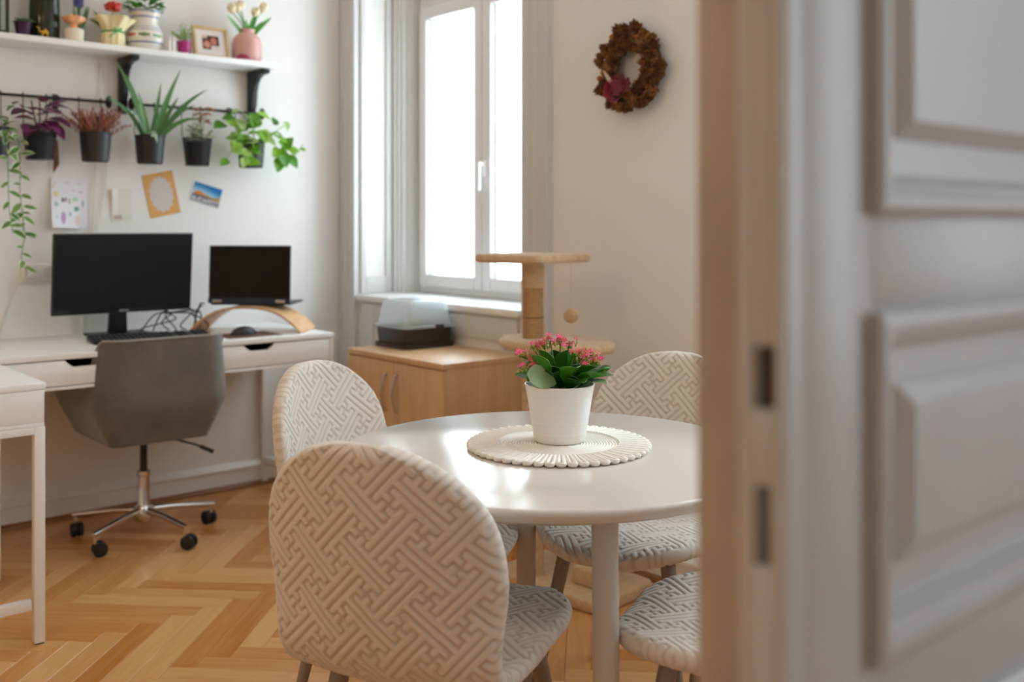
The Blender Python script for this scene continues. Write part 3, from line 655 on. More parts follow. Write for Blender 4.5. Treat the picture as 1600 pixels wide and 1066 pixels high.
def chair_shell():
    NS, NT = 420, 190
    us = np.linspace(0, 1, NS+1); s = LEN*(us-.07*np.sin(2*np.pi*us)/(2*np.pi)*2)   # rows a little denser at both ends
    s = np.clip(s, 0, LEN)
    tt = np.linspace(-1, 1, NT+1); tt = tt*.86+.14*np.sin(tt*np.pi/2)
    def hw(s):
        base = np.interp(s, [0, .19, .34, .47, .55, .67, .8, LEN], [.215, .232, .232, .22, .222, .235, .233, .22])
        e0 = np.clip(1-s/.19, 0, 1); e1 = np.clip(1-(LEN-s)/.24, 0, 1)
        return base*(1-e0**2.5)**(1/2.2)*(1-e1**2.5)**(1/2.2)
    w = np.maximum(hw(s), .0015)
    cy = np.interp(s, dl, prof[:, 0]); cz = np.interp(s, dl, prof[:, 1]); ty = np.gradient(cy, s+1e-9*np.arange(NS+1)); tz = np.gradient(cz, s+1e-9*np.arange(NS+1))
    k = np.hypot(ty, tz); ty /= k; tz /= k; ny, nz = tz, -ty    # up on the seat, forward on the back
    X = w[:, None]*tt[None, :]; Sg = np.repeat(s[:, None], NT+1, 1)
    backness = np.clip((s-.48)/.15, 0, 1)[:, None]; curve = X**2*(.35+.75*backness)
    dist = np.minimum((1-np.abs(tt))[None, :]*w[:, None], np.minimum(s, LEN-s)[:, None]*.9)
    rr = .024; th = .019*np.sqrt(np.clip(1-(1-np.clip(dist/rr, 0, 1))**2, 0, 1))
    u = .0153; ca = math.sqrt(.5)
    dd = key_fret(((X+Sg)*ca/u)+1.3, ((Sg-X)*ca/u)+2.2)
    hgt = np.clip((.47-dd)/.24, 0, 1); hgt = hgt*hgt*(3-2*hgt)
    relief = .0030*hgt*np.clip(dist/.012, 0, 1)
    def side(sg):
        o = curve+sg*(th+relief)
        return np.stack([X, cy[:, None]+ny[:, None]*o, cz[:, None]+nz[:, None]*o], -1).reshape(-1, 3)
    f = side(1); bk = side(-1); nF = len(f); idx = np.arange(nF).reshape(NS+1, NT+1); idb = idx+nF
    edge = np.zeros_like(idx, bool); edge[0] = edge[-1] = True; edge[:, 0] = edge[:, -1] = True; idb = np.where(edge, idx, idb)
    q1 = np.stack([idx[:-1, :-1], idx[:-1, 1:], idx[1:, 1:], idx[1:, :-1]], -1).reshape(-1, 4); q2 = np.stack([idb[:-1, :-1], idb[1:, :-1], idb[1:, 1:], idb[:-1, 1:]], -1).reshape(-1, 4)
    V = np.vstack([f, bk]); Q = np.vstack([q1, q2]); used = np.zeros(len(V), bool); used[Q] = True; remap = np.cumsum(used)-1
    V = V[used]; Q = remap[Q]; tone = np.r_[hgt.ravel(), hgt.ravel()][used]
    me = bpy.data.meshes.new('upholstered_shell'); me.vertices.add(len(V)); me.vertices.foreach_set('co', V.ravel())
    me.loops.add(Q.size); me.loops.foreach_set('vertex_index', Q.ravel().astype(np.int32)); me.polygons.add(len(Q)); me.polygons.foreach_set('loop_start', np.arange(0, Q.size, 4, dtype=np.int32)); me.polygons.foreach_set('loop_total', np.full(len(Q), 4, np.int32))
    me.update(); me.validate()
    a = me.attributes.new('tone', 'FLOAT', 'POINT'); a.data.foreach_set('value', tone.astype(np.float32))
    me.shade_smooth(); return me
M_cover = bpy.data.materials.new('embossed_cover'); M_cover.use_nodes = True
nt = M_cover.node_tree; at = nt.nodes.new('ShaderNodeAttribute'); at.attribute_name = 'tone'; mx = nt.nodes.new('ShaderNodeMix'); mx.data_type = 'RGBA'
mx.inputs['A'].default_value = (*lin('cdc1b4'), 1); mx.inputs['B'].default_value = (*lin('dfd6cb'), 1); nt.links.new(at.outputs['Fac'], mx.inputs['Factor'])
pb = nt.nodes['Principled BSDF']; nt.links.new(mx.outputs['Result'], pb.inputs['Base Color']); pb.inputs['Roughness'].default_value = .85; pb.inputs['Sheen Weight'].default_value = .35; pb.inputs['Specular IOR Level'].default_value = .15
fn = nt.nodes.new('ShaderNodeTexNoise'); fn.inputs['Scale'].default_value = 900; bp_ = nt.nodes.new('ShaderNodeBump'); bp_.inputs['Strength'].default_value = .25; bp_.inputs['Distance'].default_value = .001
tcn = nt.nodes.new('ShaderNodeTexCoord'); nt.links.new(tcn.outputs['Object'], fn.inputs['Vector']); nt.links.new(fn.outputs['Fac'], bp_.inputs['Height']); nt.links.new(bp_.outputs[0], pb.inputs['Normal'])
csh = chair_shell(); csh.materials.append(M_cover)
M_cleg = mat('taupe_leg', '8f8073', .45)
legm = {}
for sx in (-1, 1):
    for sy in (-1, 1):
        legm[(sx, sy)] = MB().cyl((sx*.205, .035+sy*.215, 0), (sx*.135, .035+sy*.135, .438), .0115, .019, 20).mesh('leg', M_cleg, bevel=.002)
def dchair(label, lat, dep, dlat, ddep):
    p = CAM + R_*lat + F_*dep; d = (R_*dlat+F_*ddep)
    t = thing('dining_chair', label, 'chair', (p.x, p.y, 0), math.atan2(-d.x, d.y), 'dining chairs around the round table')
    link('upholstered_shell', csh, t)
    for k in legm: link('leg', legm[k], t)
    MB
    return t
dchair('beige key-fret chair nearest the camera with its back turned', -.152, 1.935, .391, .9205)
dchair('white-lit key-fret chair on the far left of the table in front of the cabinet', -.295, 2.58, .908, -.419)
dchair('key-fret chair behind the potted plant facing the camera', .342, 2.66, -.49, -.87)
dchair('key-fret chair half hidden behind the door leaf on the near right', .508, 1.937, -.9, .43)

# ------------------------------------------------------------------ placemat of looped cord
M_cord = mat('white_cord', 'f0ebe2', .8, bump=(300, .5), noise=(80, .06))
pmn = thing('placemat', 'round white cord placemat with looped border on the table', 'placemat', (2.842, -1.151, .75))
pr_ = [(1e-6, 0), (.158, 0), (.158, .004)]
for k in range(24, 0, -1):
    r = k*.0064; pr_ += [(r+.0032, .0062), (r+.0018, .0086), (r, .0094), (r-.0018, .0086)]
MB().lathe(pr_+[(1e-6, .0062)], 96).build('coiled_centre', M_cord, pmn, ang=80)
lpth = []
for k in range(13):
    t = math.pi*k/12; lpth.append((.195+.0075*math.sin(t), .0062*math.cos(t)*-1, .0066))
lpm = MB().tube([(.135, -.0040, .008), (.165, -.0058, .007)]+lpth+[(.165, .0058, .007), (.135, .0040, .008)], .0054, 8).mesh('cord_loop', M_cord)
NL = 52
for k in range(NL):
    o = link('cord_loop', lpm, pmn); o.rotation_euler = (0, 0, 2*math.pi*k/NL)

# ------------------------------------------------------------------ kalanchoe in white pot
M_pot = mat('white_ceramic', 'ece8e3', .3, coat=.2)
ka = thing('potted_kalanchoe', 'pink-flowering kalanchoe in a white pot on the placemat', 'potted plant', (2.829, -1.136, .7596))
pp = [(1e-6, 0), (.054, 0), (.057, .003)]
for z in (.02, .045, .075, .105): pp += [(.0575+.021*(z+k)/.128+e, z+k) for k, e in ((-.006, 0), (-.0016, 0), (-.0008, .0002), (.0008, .0002), (.0016, 0), (.006, 0))]
pp += [(.0785, .125), (.0795, .128), (.0785, .1295), (.0765, .1295), (.0755, .126), (.073, .10), (1e-6, .10)]
MB().lathe(pp, 64).build('pot', M_pot, ka, ang=60)
MB().lathe([(.0735, .1), (.0735, .108), (.05, .113), (1e-6, .115)], 32).build('soil', MATS['potting_soil'], ka)
M_kl = leafmat('kalanchoe_leaf', '2c681c', '4f9428', .28, .25); M_kl2 = leafmat('kalanchoe_pale', '7f9a6a', '93ab7c', .45, .2)
def kal_leaf(m, L, Wd, bend, fold):
    def fn(u, v):
        wv = Wd*(math.sin(math.pi*min(1, max(0, u))**1.5)**.5 if 0 < u < 1 else 0)+.003
        wv *= 1+.05*math.sin(u*26); y = (v-.5)*2*wv/2*1.0
        return (L*u*(1-.12*bend*u), y, -bend*L*.35*u*u+fold*abs(v-.5)*wv*1.1)
    return MB().grid(fn, 12, 6).mesh('leaf', m, weld=1e-6, solid=.0012)
kms = [kal_leaf(M_kl, .088, .058, .5, .5), kal_leaf(M_kl, .082, .056, -.15, .35), kal_leaf(M_kl, .076, .052, .9, .6), kal_leaf(M_kl2, .08, .06, .35, .15)]
def kdir(lat, dep, z): v = R_*lat+F_*dep; return Vector((v.x, v.y, z))
# (position lat,dep,z ; direction lat,dep,z ; mesh ; scale)
KL = [((-.01, -.05, .137), (-.7, -.35, .34), 3, .95, (-.1, -.9, .8)), ((-.03, -.01, .115), (-.9, -.25, .7), 1, 1.0, None), ((-.045, 0, .122), (-1, -.1, .75), 0, .75, None),
      ((.02, -.02, .115), (.35, -.75, .55), 0, .9, None), ((.03, -.02, .128), (.85, -.5, .55), 0, 1.05, None), ((.04, .0, .118), (1, -.1, .55), 1, 1.1, None), ((.045, -.02, .136), (1, -.35, .12), 3, .8, None),
      ((.0, -.01, .12), (.05, -.5, .9), 2, 1.1, None), ((.01, .0, .12), (.15, -.2, 1.1), 1, 1.05, None), ((-.02, 0, .12), (-.35, -.2, 1.0), 1, 1.1, None), ((-.01, -.02, .128), (-.1, -.7, .7), 0, .75, None),
      ((.02, .02, .12), (.3, .3, 1.0), 1, 1.0, None), ((-.02, .02, .12), (-.5, .5, .8), 0, 1.0, None), ((.03, .02, .12), (.8, .6, .6), 0, 1.0, None), ((0, .03, .12), (0, .9, .5), 0, .9, None),
      ((-.035, -.03, .134), (-.75, -.6, .55), 2, .7, None), ((.025, -.035, .136), (.5, -.8, .5), 2, .75, None), ((.0, .0, .12), (.4, .0, 1.0), 2, 1.0, None), ((-.01, .01, .12), (-.1, .2, 1.2), 1, 1.0, None), ((.03, -.03, .132), (.6, -.35, 1.0), 2, 1.05, None), ((.015, -.035, .13), (.2, -.6, .8), 0, .85, None), ((.045, .0, .13), (1.0, .1, .42), 0, .95, None), ((-.03, -.03, .13), (-.45, -.4, 1.0), 1, .95, None), ((-.03, .03, .125), (-.9, .5, .7), 1, .9, None)]
for (p, d, mi, sc_, up) in KL:
    o = link('leaf', kms[mi], ka); orient(o, kdir(*p), kdir(*d), kdir(*up) if up else (0, 0, 1), sc_)
    if mi == 3: o['label'] = 'pale grey-green leaf'
M_kst = mat('kalanchoe_stem', '5d8a35', .5); M_kf = leafmat('kalanchoe_flower', 'f83f80', 'ff86ab', .5, .3); M_kb = leafmat('kalanchoe_bud', '9cae4a', 'c2bd62', .5, .15)
fb = MB()
for k in range(4):
    a = k*math.pi/2; d = Vector((math.cos(a), math.sin(a), 0)); t = Vector((-d.y, d.x, 0)); zz = Vector((0, 0, 1))
    fb.add([d*.0006, d*.0035+t*.0022+zz*.001, d*.0068+zz*.0004, d*.0035-t*.0022+zz*.001], [(0, 1, 2, 3)])
fb.v = [tuple(c*1.18 for c in q) for q in fb.v]; fb.cyl((0, 0, -.006), (0, 0, 0), .0011, .0016, 6)
fme = fb.mesh('flower', M_kf, smooth=False); bme = MB().sphere((0, 0, 0), .0024, 6, 4, (1, 1, 1.7)).mesh('bud', M_kb)
random.seed(21)
ST_ = [(-.083, -.01, .193), (-.062, -.005, .212), (-.055, -.035, .172), (-.022, .0, .226), (-.036, .01, .214), (.002, .01, .224), (.022, .0, .217), (.036, -.02, .199), (.05, -.02, .188), (.072, -.015, .196), (.082, -.01, .178), (.055, -.04, .172), (-.075, -.04, .168)]
for (la, de, z) in ST_:
    tip = kdir(la, de, z); base = kdir(la*.25, de*.3, .115)
    s_ = MB().tube(bez(base, (base*.4+tip*.6)+Vector((0, 0, .015)), tip, 8), .0017, 6)
    subs = []
    for k in range(4):
        e = tip+kdir(random.uniform(-.014, .014), random.uniform(-.014, .014), random.uniform(-.004, .01)); subs.append(e); s_.tube([tip-(tip-base)*.1, e], .0009, 5)
    so = s_.build('flower_stem', M_kst, ka)
    for e in subs+[tip]:
        for k in range(random.randint(1, 2)):
            f = link('flower', fme, so); dv = kdir(random.uniform(-.8, .8), random.uniform(-1, .1), random.uniform(.2, 1))
            f.matrix_local = Matrix.Translation(e+kdir(random.uniform(-.006, .006), random.uniform(-.006, .006), random.uniform(.0, .008))) @ dv.to_track_quat('Z', 'Y').to_matrix().to_4x4() @ Matrix.Scale(random.uniform(.8, 1.15), 4)
        for k in range(3):
            f = link('bud', bme, so); f.location = e+kdir(random.uniform(-.009, .009), random.uniform(-.009, .009), random.uniform(-.008, .004))
# ------------------------------------------------------------------ pendant lamp of the room (hangs left of the picture)
pl_ = thing('pendant_lamp', 'warm globe pendant lamp hanging from the ceiling outside the picture', 'lamp', (2.5, -2.9, 2.2))
M_globe = bpy.data.materials.new('lit_opal_globe'); M_globe.use_nodes = True; gb = M_globe.node_tree.nodes['Principled BSDF']
gb.inputs['Base Color'].default_value = (.9, .9, .88, 1); gb.inputs['Emission Color'].default_value = (1, .70, .46, 1); gb.inputs['Emission Strength'].default_value = 19
MB().sphere((0, 0, 0), .14, 24, 14).build('globe', M_globe, pl_, weld=1e-5)
MB().cyl((0, 0, .138), (0, 0, .19), .03).build('fitting', M_steel, pl_, bevel=.003)
MB().cyl((0, 0, .19), (0, 0, CE-2.2-.03), .004).build('cord', M_black, pl_)
MB().lathe([(.05, CE-2.2-.03), (.05, CE-2.2-.0005), (1e-6, CE-2.2-.0005)], 24).build('ceiling_rose', M_white, pl_)

# ------------------------------------------------------------------ wall shelf with brackets
sh = thing('wall_shelf', 'long white wall shelf on black brackets full of ornaments', 'shelf', (0, -.478, 1.975))
MB().box((.001, -1.75, 0), (.205, 0, .025)).build('shelf_board', M_white, sh, bevel=.002)
brp = [(0, 0), (.175, 0), (.175, -.016), (.165, -.022), (.12, -.024), (.085, -.036), (.062, -.06), (.05, -.095), (.044, -.14), (.04, -.165), (.03, -.18), (.03, -.225), (.022, -.24), (0, -.24)]
bm_ = MB().prism(brp, lambda u, v, h: (u+.001, h, v-.0005), -.017, .017).mesh('bracket', M_black, bevel=.003)
for y in (-.645, -.035): link('bracket', bm_, sh).location = (0, y, 0)
# ------------------------------------------------------------------ hanging rails
def rail(label, y0, y1, holders, ends):
    t = thing('hanging_rail', label, 'rail', (.0, y0, 1.777))
    L = y1-y0
    MB().cyl((.04, 0, 0), (.04, L, 0), .0065, n=12).build('rod', M_black, t)
    for e in ends:
        MB().sphere((.04, L if e else 0, 0), .022, 14, 10, (1, .62, 1.25)).build('finial', M_black, t)
    for h in holders:
        MB().box((.0005, h-y0-.011, -.045), (.008, h-y0+.011, .02)).cyl((.004, h-y0, 0), (.04, h-y0, -.004), .0055).cyl((.04, h-y0-.009, 0), (.04, h-y0+.009, 0), .0105).build('holder', M_black, t, bevel=.001)
rail('black hanging rail with the heather pot, left of the bracket', -2.2, -1.19, (-1.4, -2.0), (1,))
rail('black hanging rail with the aloe pot, right of the bracket', -1.092, -.47, (-.62,), (0, 1))
# ------------------------------------------------------------------ hanging pots
M_pp = mat('matt_black_pot', '202022', .5)
potm = MB().lathe([(1e-6, 0), (.05, 0), (.054, .004), (.0635, .118), (.066, .12), (.066, .124), (.062, .124), (.06, .118), (.058, .1), (1e-6, .1)], 36).mesh('pot', M_pp)
innm = MB().lathe([(1e-6, .004), (.042, .004), (.05, .105), (.052, .108), (.048, .108), (.046, .095), (1e-6, .095)], 28).mesh('inner_pot', M_pp)
wb = MB()
for z, r in ((.002, .05), (.02, .0525), (.04, .055), (.06, .057), (.08, .059), (.1, .061), (.122, .064)):
    wb.tube([(r*math.cos(2*math.pi*k/32), r*math.sin(2*math.pi*k/32), z) for k in range(32)], .0026 if z in (.002, .122) else .0011, 5, True)
for k in range(36):
    for s in (1, -1):
        a = 2*math.pi*k/36; wb.tube([((.05+.014*t)*math.cos(a+s*t*1.1), (.05+.014*t)*math.sin(a+s*t*1.1), .002+.12*t) for t in (0, .25, .5, .75, 1)], .0011, 4)
wb.lathe([(1e-6, 0), (.05, 0), (.05, .003), (1e-6, .003)], 24)
wirem = wb.mesh('wire_basket', M_black, smooth=False)
soilm = MB().lathe([(.058, 0), (.03, .006), (1e-6, .008)], 20).mesh('soil', MATS['potting_soil'])
def hooks(t):
    for s in (-1, 1):
        y = s*.045
        MB().tube([(-.045, y, .118), (-.062, y, .14), (-.068, y, .2), (-.07, y, .255), (-.066, y, .272), (-.07, y, .2778), (-.079, y, .272), (-.08, y, .258)], .0022, 6).build('hook', M_black, t)
def hang(name, label, y, basket, z=1.512, x=.112):
    t = thing(name, label, 'potted plant', (x, y, z)); 
    if basket: link('wire_basket', wirem, t); link('inner_pot', innm, t); s_ = link('soil', soilm, t); s_.location = (0, 0, .09); s_.scale = (.78, .78, 1)
    else: link('pot', potm, t); link('soil', soilm, t).location = (0, 0, .1)
    hooks(t); return t
def leaf_mesh(name, m, L, Wd, bend=.4, fold=.3, p=1.0, nu=8, nv=4, heart=0):
    def fn(u, v):
        e = math.sin(math.pi*u**p)**.85 if 0 < u < 1 else 0
        w_ = Wd*e; x = L*u-heart*L*.12*(1-u)**6*abs(2*v-1)
        return (x, (v-.5)*w_, -bend*L*.4*u*u+fold*abs(v-.5)*w_)
    return MB().grid(fn, nu, nv).mesh(name, m, weld=1e-6)
def blade(t, base, tip, w_, arch_, m, name='leaf'):
    base = Vector(base); tip = Vector(tip); mid = base*.5+tip*.5+Vector(arch_); P = bez(base, mid, tip, 12); b = MB(); vs = []
    for i, q in enumerate(P):
        d = (P[min(i+1, 12)]-P[max(i-1, 0)]).normalized(); sd = d.cross(Vector((1, 0, .15))).normalized(); n = sd.cross(d); u = i/12; ww = w_*(1-u**2.2)*.5+.0008
        vs += [q+sd*ww+n*ww*.35, q-n*ww*.35, q-sd*ww+n*ww*.35, q+n*ww*.05]
    b.add(vs, [(i*4+k, i*4+(k+1) % 4, i*4+4+(k+1) % 4, i*4+4+k) for i in range(12) for k in range(4)]); return b.build(name, m, t)
# p1 purple tradescantia in basket
random.seed(31)
M_pur = leafmat('purple_leaf', '5d2347', '8a4472', .45, .2)
t = hang('purple_leaf_plant', 'purple-leaved plant in a black wire basket on the rail', -1.491, True)
pm1 = leaf_mesh('leaf', M_pur, .1, .075, .5, .3, .8)
for (dy, dz, ddy, ddx, ddz, s_) in [(-.05, .19, -.8, .5, .0, 1.05), (-.01, .18, -.45, .8, .1, 1.0), (.03, .21, .5, .4, .35, .95), (.02, .235, -.2, .7, .3, .6), (.05, .17, .7, .6, -.2, 1.05), (-.02, .13, -.6, .9, -.1, 1.15), (.05, .15, .6, .7, -.6, 1.0), (.0, .2, .2, .9, .1, .9), (-.03, .16, -.9, .1, .2, .8), (.06, .22, .9, .2, .1, .8), (0, .15, .1, 1, -.3, .9), (.03, .19, .4, .9, .1, .95), (-.05, .2, -.6, .8, .2, .9), (.02, .16, .5, .8, -.4, 1.0), (-.04, .14, -.5, .9, -.4, 1.0)]:
    orient(link('leaf', pm1, t), (0, dy*.6, dz), (ddx, ddy, ddz), (.3, 0, 1), s_)
for a in (-.02, .0, .025): MB().tube([(0, a*.3, .1), (0, a, .17), (0, a*1.6, .24)], .003, 6).build('stem', mat('purple_stem', '6a3a4a', .6), t)
# p2 heather
t = hang('heather_plant', 'rust-brown dried heather in a black hanging pot', -1.27, False)
b = MB()
for k in range(120):
    a = random.uniform(0, 6.28); lean = random.uniform(0, .14); L = random.uniform(.06, .135); st0 = Vector((random.uniform(-.035, .035), random.uniform(-.045, .045), .1))
    tp = st0+Vector((math.cos(a)*lean*.5, math.sin(a)*lean, L)); b.tube(bez(st0, (st0+tp)/2+Vector((0, 0, .02)), tp, 4), .0012, 4)
    for j in range(9):
        u = .3+.7*j/9; q = st0.lerp(tp, u)+Vector((random.uniform(-.005, .005), random.uniform(-.005, .005), 0)); b.sphere(q, random.uniform(.0022, .004), 5, 3, (1, 1, 1.6))
tag(b.build('heather_twigs', mat('heather_rust', 'a2644f', .85, noise=(90, .35)), t), 'rust-brown heather twigs', kind='stuff')
# p3 aloe
M_aloe = leafmat('aloe_leaf', '3f6d3a', '5d8c4c', .4, .1); M_aloe2 = mat('aloe_pale', '9db59a', .5)
t = hang('aloe_plant', 'spiky green aloe in a black hanging pot', -1.038, False)
for (x, y, z, w_, ax) in [(.03, .125, .42, .03, (0, -.02, .0)), (.0, -.15, .44, .028, (0, .03, .02)), (.05, .24, .34, .024, (0, -.02, .05)), (.02, -.11, .38, .022, (0, .02, .0)), (.08, .2, .2, .022, (0, 0, .07)), (.06, -.21, .27, .02, (0, .02, .06)), (.1, -.09, .3, .026, (0, 0, .02)), (-.03, .06, .36, .024, (0, 0, 0)), (.09, .09, .29, .026, (.01, 0, .02)), (.03, .19, .27, .018, (0, 0, .05)), (.08, -.12, .22, .022, (.02, 0, .06))]:
    blade(t, (x*.15, y*.12, .1), (x, y, z), w_, ax, M_aloe)
o = blade(t, (.02, -.02, .1), (.095, -.005, .085), .03, (.03, .0, .07), M_aloe2); o['label'] = 'pale drooping leaf'
# p4 downy plant in basket
t = hang('downy_plant', 'fading grey-green and pink plant in a black wire basket', -.823, True)
M_dn = leafmat('downy_leaf', '9aa583', 'c2bfa2', .8, .2); M_dp = leafmat('dry_pink', 'a9766a', 'b8937e', .8, .2)
dm = leaf_mesh('leaf', M_dn, .055, .02, .5, .3); dp = leaf_mesh('dry_leaf', M_dp, .05, .03, .6, .5)
for k in range(34):
    a = random.uniform(0, 6.28); orient(link('leaf', dm, t), (random.uniform(-.03, .04), random.uniform(-.04, .04), random.uniform(.1, .17)), (math.cos(a), math.sin(a), random.uniform(.0, 1)), sc=random.uniform(.7, 1.2))
for k in range(14):
    a = random.uniform(0, 6.28); orient(link('dry_leaf', dp, t), (random.uniform(-.01, .03), random.uniform(-.015, .05), random.uniform(.19, .25)), (math.cos(a), math.sin(a), random.uniform(-.3, .8)), sc=random.uniform(.7, 1.1))
for k in range(5): MB().tube([(0, .01*k-.02, .1), (0, .012*k-.02, .18), (.005, .015*k-.02, .24)], .0016, 5).build('stem', M_kst, t)
# p5 pothos
M_po = leafmat('pothos_leaf', '4c8a23', '8fbf3a', .35, .3); M_po2 = leafmat('pothos_pale', 'a5cf55', 'c3dba0', .4, .35)
t = hang('pothos_plant', 'bushy bright green pothos trailing past the end of the rail', -.562, False)
lm1 = leaf_mesh('leaf', M_po, .075, .06, .5, .3, .75, heart=1); lm2 = leaf_mesh('leaf', M_po2, .075, .058, .6, .3, .75, heart=1)
for k in range(34):
    y = random.gauss(-.02, .05); z = random.uniform(.1, .26)-abs(y)*.2; a = random.uniform(-1.3, 1.3)
    orient(link('leaf', lm1 if random.random() < .68 else lm2, t), (random.uniform(-.02, .06), y, z), (math.cos(a)*.7, math.sin(a)+y*4, random.uniform(-.7, .5)), (.7, 0, .8), random.uniform(.65, 1.05))
def vine(pts, n, lms, s0, s1, jit=.012, jz=.01, droop=-.6):
    P = []
    for i in range(len(pts)-1):
        for k in range(6): P.append(Vector(pts[i]).lerp(Vector(pts[i+1]), k/6))
    P.append(Vector(pts[-1])); P = [P[0]]+[(P[i-1]+P[i]*2+P[i+1])/4 for i in range(1, len(P)-1)]+[P[-1]]
    MB().tube(P, .0016, 5).build('stem', M_kst, t)
    for k in range(n):
        q = P[int((k+.6)/n*(len(P)-1))]; s = -1 if k % 2 else 1
        orient(link('leaf', random.choice(lms), t), q+Vector((random.uniform(0, jit), 0, random.uniform(-jz, jz))), (random.uniform(.2, .9), s*random.uniform(.3, 1), random.uniform(droop, .1)), (.8, 0, .6), random.uniform(s0, s1))
vine([(.02, .0, .11), (.04, .05, .16), (.04, .1, .17), (.03, .15, .13), (.02, .17, .08)], 4, [lm1], .5, .7)
for (y, z, dy, dz, s_) in [(.13, .09, -.6, -.4, .9), (.15, .1, .3, .5, .9), (.17, .06, .5, -.6, 1.0), (.13, .05, -.3, -.9, 1.0), (.16, .1, -.5, .3, .9), (.18, .09, .9, .0, .7), (.14, .08, .1, -.7, 1.1)]:
    orient(link('leaf', lm1, t), (.03, y, z), (.45, dy, dz), (.9, 0, .5), s_)
vine([(.02, .0, .12), (.03, .09, .16), (.02, .165, .21)], 1, [lm2], .3, .4)
orient(link('leaf', lm2, t), (.02, .165, .225), (.3, .1, -.6), (1, 0, .2), .62)
vine([(.02, .17, .1), (.02, .22, .07), (.02, .26, .12)], 3, [lm1], .35, .5)
vine([(.02, -.02, .12), (.05, -.09, .12), (.05, -.13, .06), (.05, -.15, .02)], 4, [lm1, lm2], .65, .95)
vine([(.05, -.03, .1), (.07, -.06, .06), (.07, -.07, .02)], 5, [lm2, lm1], .7, 1.0)
vine([(.0, -.03, .12), (.0, -.08, .2), (.0, -.11, .27)], 3, [lm2, lm1], .4, .6, droop=.2)
# p0 variegated trailing plant, mostly outside the frame
t = hang('variegated_plant', 'green-and-white trailing plant hanging down the left picture edge', -1.665, False)
M_va = leafmat('variegated_green', '4f7f3a', '7ea05a', .45, .25); M_vw = mat('variegated_cream', 'd6dfc4', .5)
def var_leaf(L, Wd):
    b = MB()
    def fn(u, v):
        e = math.sin(math.pi*u**.85)**.8 if 0 < u < 1 else 0
        return (L*u, (v-.5)*Wd*e, -.15*L*u*u+.25*abs(v-.5)*Wd*e)
    me = b.grid(fn, 8, 6).mesh('leaf', M_va, weld=1e-6); me.materials.append(M_vw)
    for p_ in me.polygons:
        c = p_.center; e = Wd*.5*(math.sin(math.pi*(max(.01, min(.99, c.x/L)))**.85)**.8)
        if abs(c.y) > e*.62: p_.material_index = 1
    return me
vl = [var_leaf(.062, .031), var_leaf(.054, .026)]
for k in range(22):
    a = random.uniform(-1.5, 1.5); orient(link('leaf', vl[k % 2], t), (random.uniform(0, .06), random.uniform(-.04, .075), random.uniform(.06, .22)), (math.cos(a), math.sin(a), random.uniform(-.8, .5)), sc=random.uniform(.8, 1.3))
vine([(.03, .03, .11), (.06, .075, .09), (.06, .085, 0), (.05, .085, -.15), (.05, .1, -.22), (.05, .095, -.32)], 17, vl, .8, 1.15, droop=-.7)
vine([(.03, .01, .11), (.065, .035, .09), (.06, .04, -.05), (.05, .045, -.2), (.05, .06, -.3)], 13, vl, .8, 1.2, droop=-.7)
vine([(.05, .09, -.2), (.05, .105, -.3), (.05, .09, -.4), (.05, .11, -.45)], 7, vl, .75, 1.05, droop=-.5)
# brown strip hanging from the rail
tag(MB().prism([(-.008, 0), (.006, .0), (.011, -.1), (-.01, -.135), (-.013, -.12)], lambda u, v, h: (h, u-1.405, v+1.60), .036, .04).box((.037, -1.4065, 1.6), (.039, -1.4045, 1.765)).build('bookmark_strip', mat('leather_brown', '7d3f20', .5, noise=(30, .4))), 'narrow brown leather strip hanging from the rail between two pots', 'strip')

# ------------------------------------------------------------------ papers taped to the wall
def paper(name, label, cat, cy, cz, w_, h_, rot, fn, nu, nv, curl=None, part=None):
    me = bpy.data.meshes.new(name); vs = []; cols = []
    for i in range(nu+1):
        for j in range(nv+1):
            u, v = i/nu, j/nv; y = (u-.5)*w_; z = (v-.5)*h_; vs.append((.0015+(curl(u, v) if curl else 0), y*math.cos(rot)-z*math.sin(rot), y*math.sin(rot)+z*math.cos(rot)))
    fs = []; fc = []
    for i in range(nu):
        for j in range(nv):
            fs.append((i*(nv+1)+j, (i+1)*(nv+1)+j, (i+1)*(nv+1)+j+1, i*(nv+1)+j+1)); fc.append(fn((i+.5)/nu, (j+.5)/nv))
    me.from_pydata(vs, [], fs); a = me.color_attributes.new('paint', 'FLOAT_COLOR', 'CORNER')
    a.data.foreach_set('color', [k for p_, c in zip(me.polygons, fc) for _ in p_.loop_indices for k in (*lin(c), 1)])
    me.materials.append(M_print); o = link(name, me); o.location = (0, cy, cz)
    md = o.modifiers.new('thickness', 'SOLIDIFY'); md.thickness = .0006; md.offset = 1
    return tag(o, label, cat)
M_print = vcol('printed_paper', .75)
def h2(s): return tuple(int(s[i:i+2], 16)/255 for i in (0, 2, 4))
def mixc(a, b, t): return tuple(x*(1-t)+y*t for x, y in zip(a, b))
BL = [(.13, .67, .07, .06, 'e6cf74'), (.31, .56, .05, .045, '46404a'), (.4, .57, .05, .05, '9a86a8'), (.5, .54, .025, .06, '7d8a34'), (.66, .58, .09, .04, 'a3c7ad'), (.13, .47, .07, .045, '8fb8b6'), (.87, .5, .03, .08, '7fa3a8'), (.7, .39, .07, .055, '2f7a5f'), (.14, .22, .05, .045, 'a6d4dc'), (.33, .2, .075, .13, 'a283b3'), (.34, .17, .04, .07, 'd59bc4'), (.52, .28, .05, .045, '8fb7bd'), (.73, .16, .06, .12, 'e7c3b0'), (.1, .9, .08, .03, 'd3ddd6'), (.42, .91, .09, .025, 'd0d6d0'), (.05, .82, .03, .05, 'ecc9ba'), (.6, .75, .05, .03, 'd0cbd6'), (.8, .73, .08, .03, 'cfcde0'), (.75, .9, .06, .03, 'dcc9cc')]
random.seed(2)
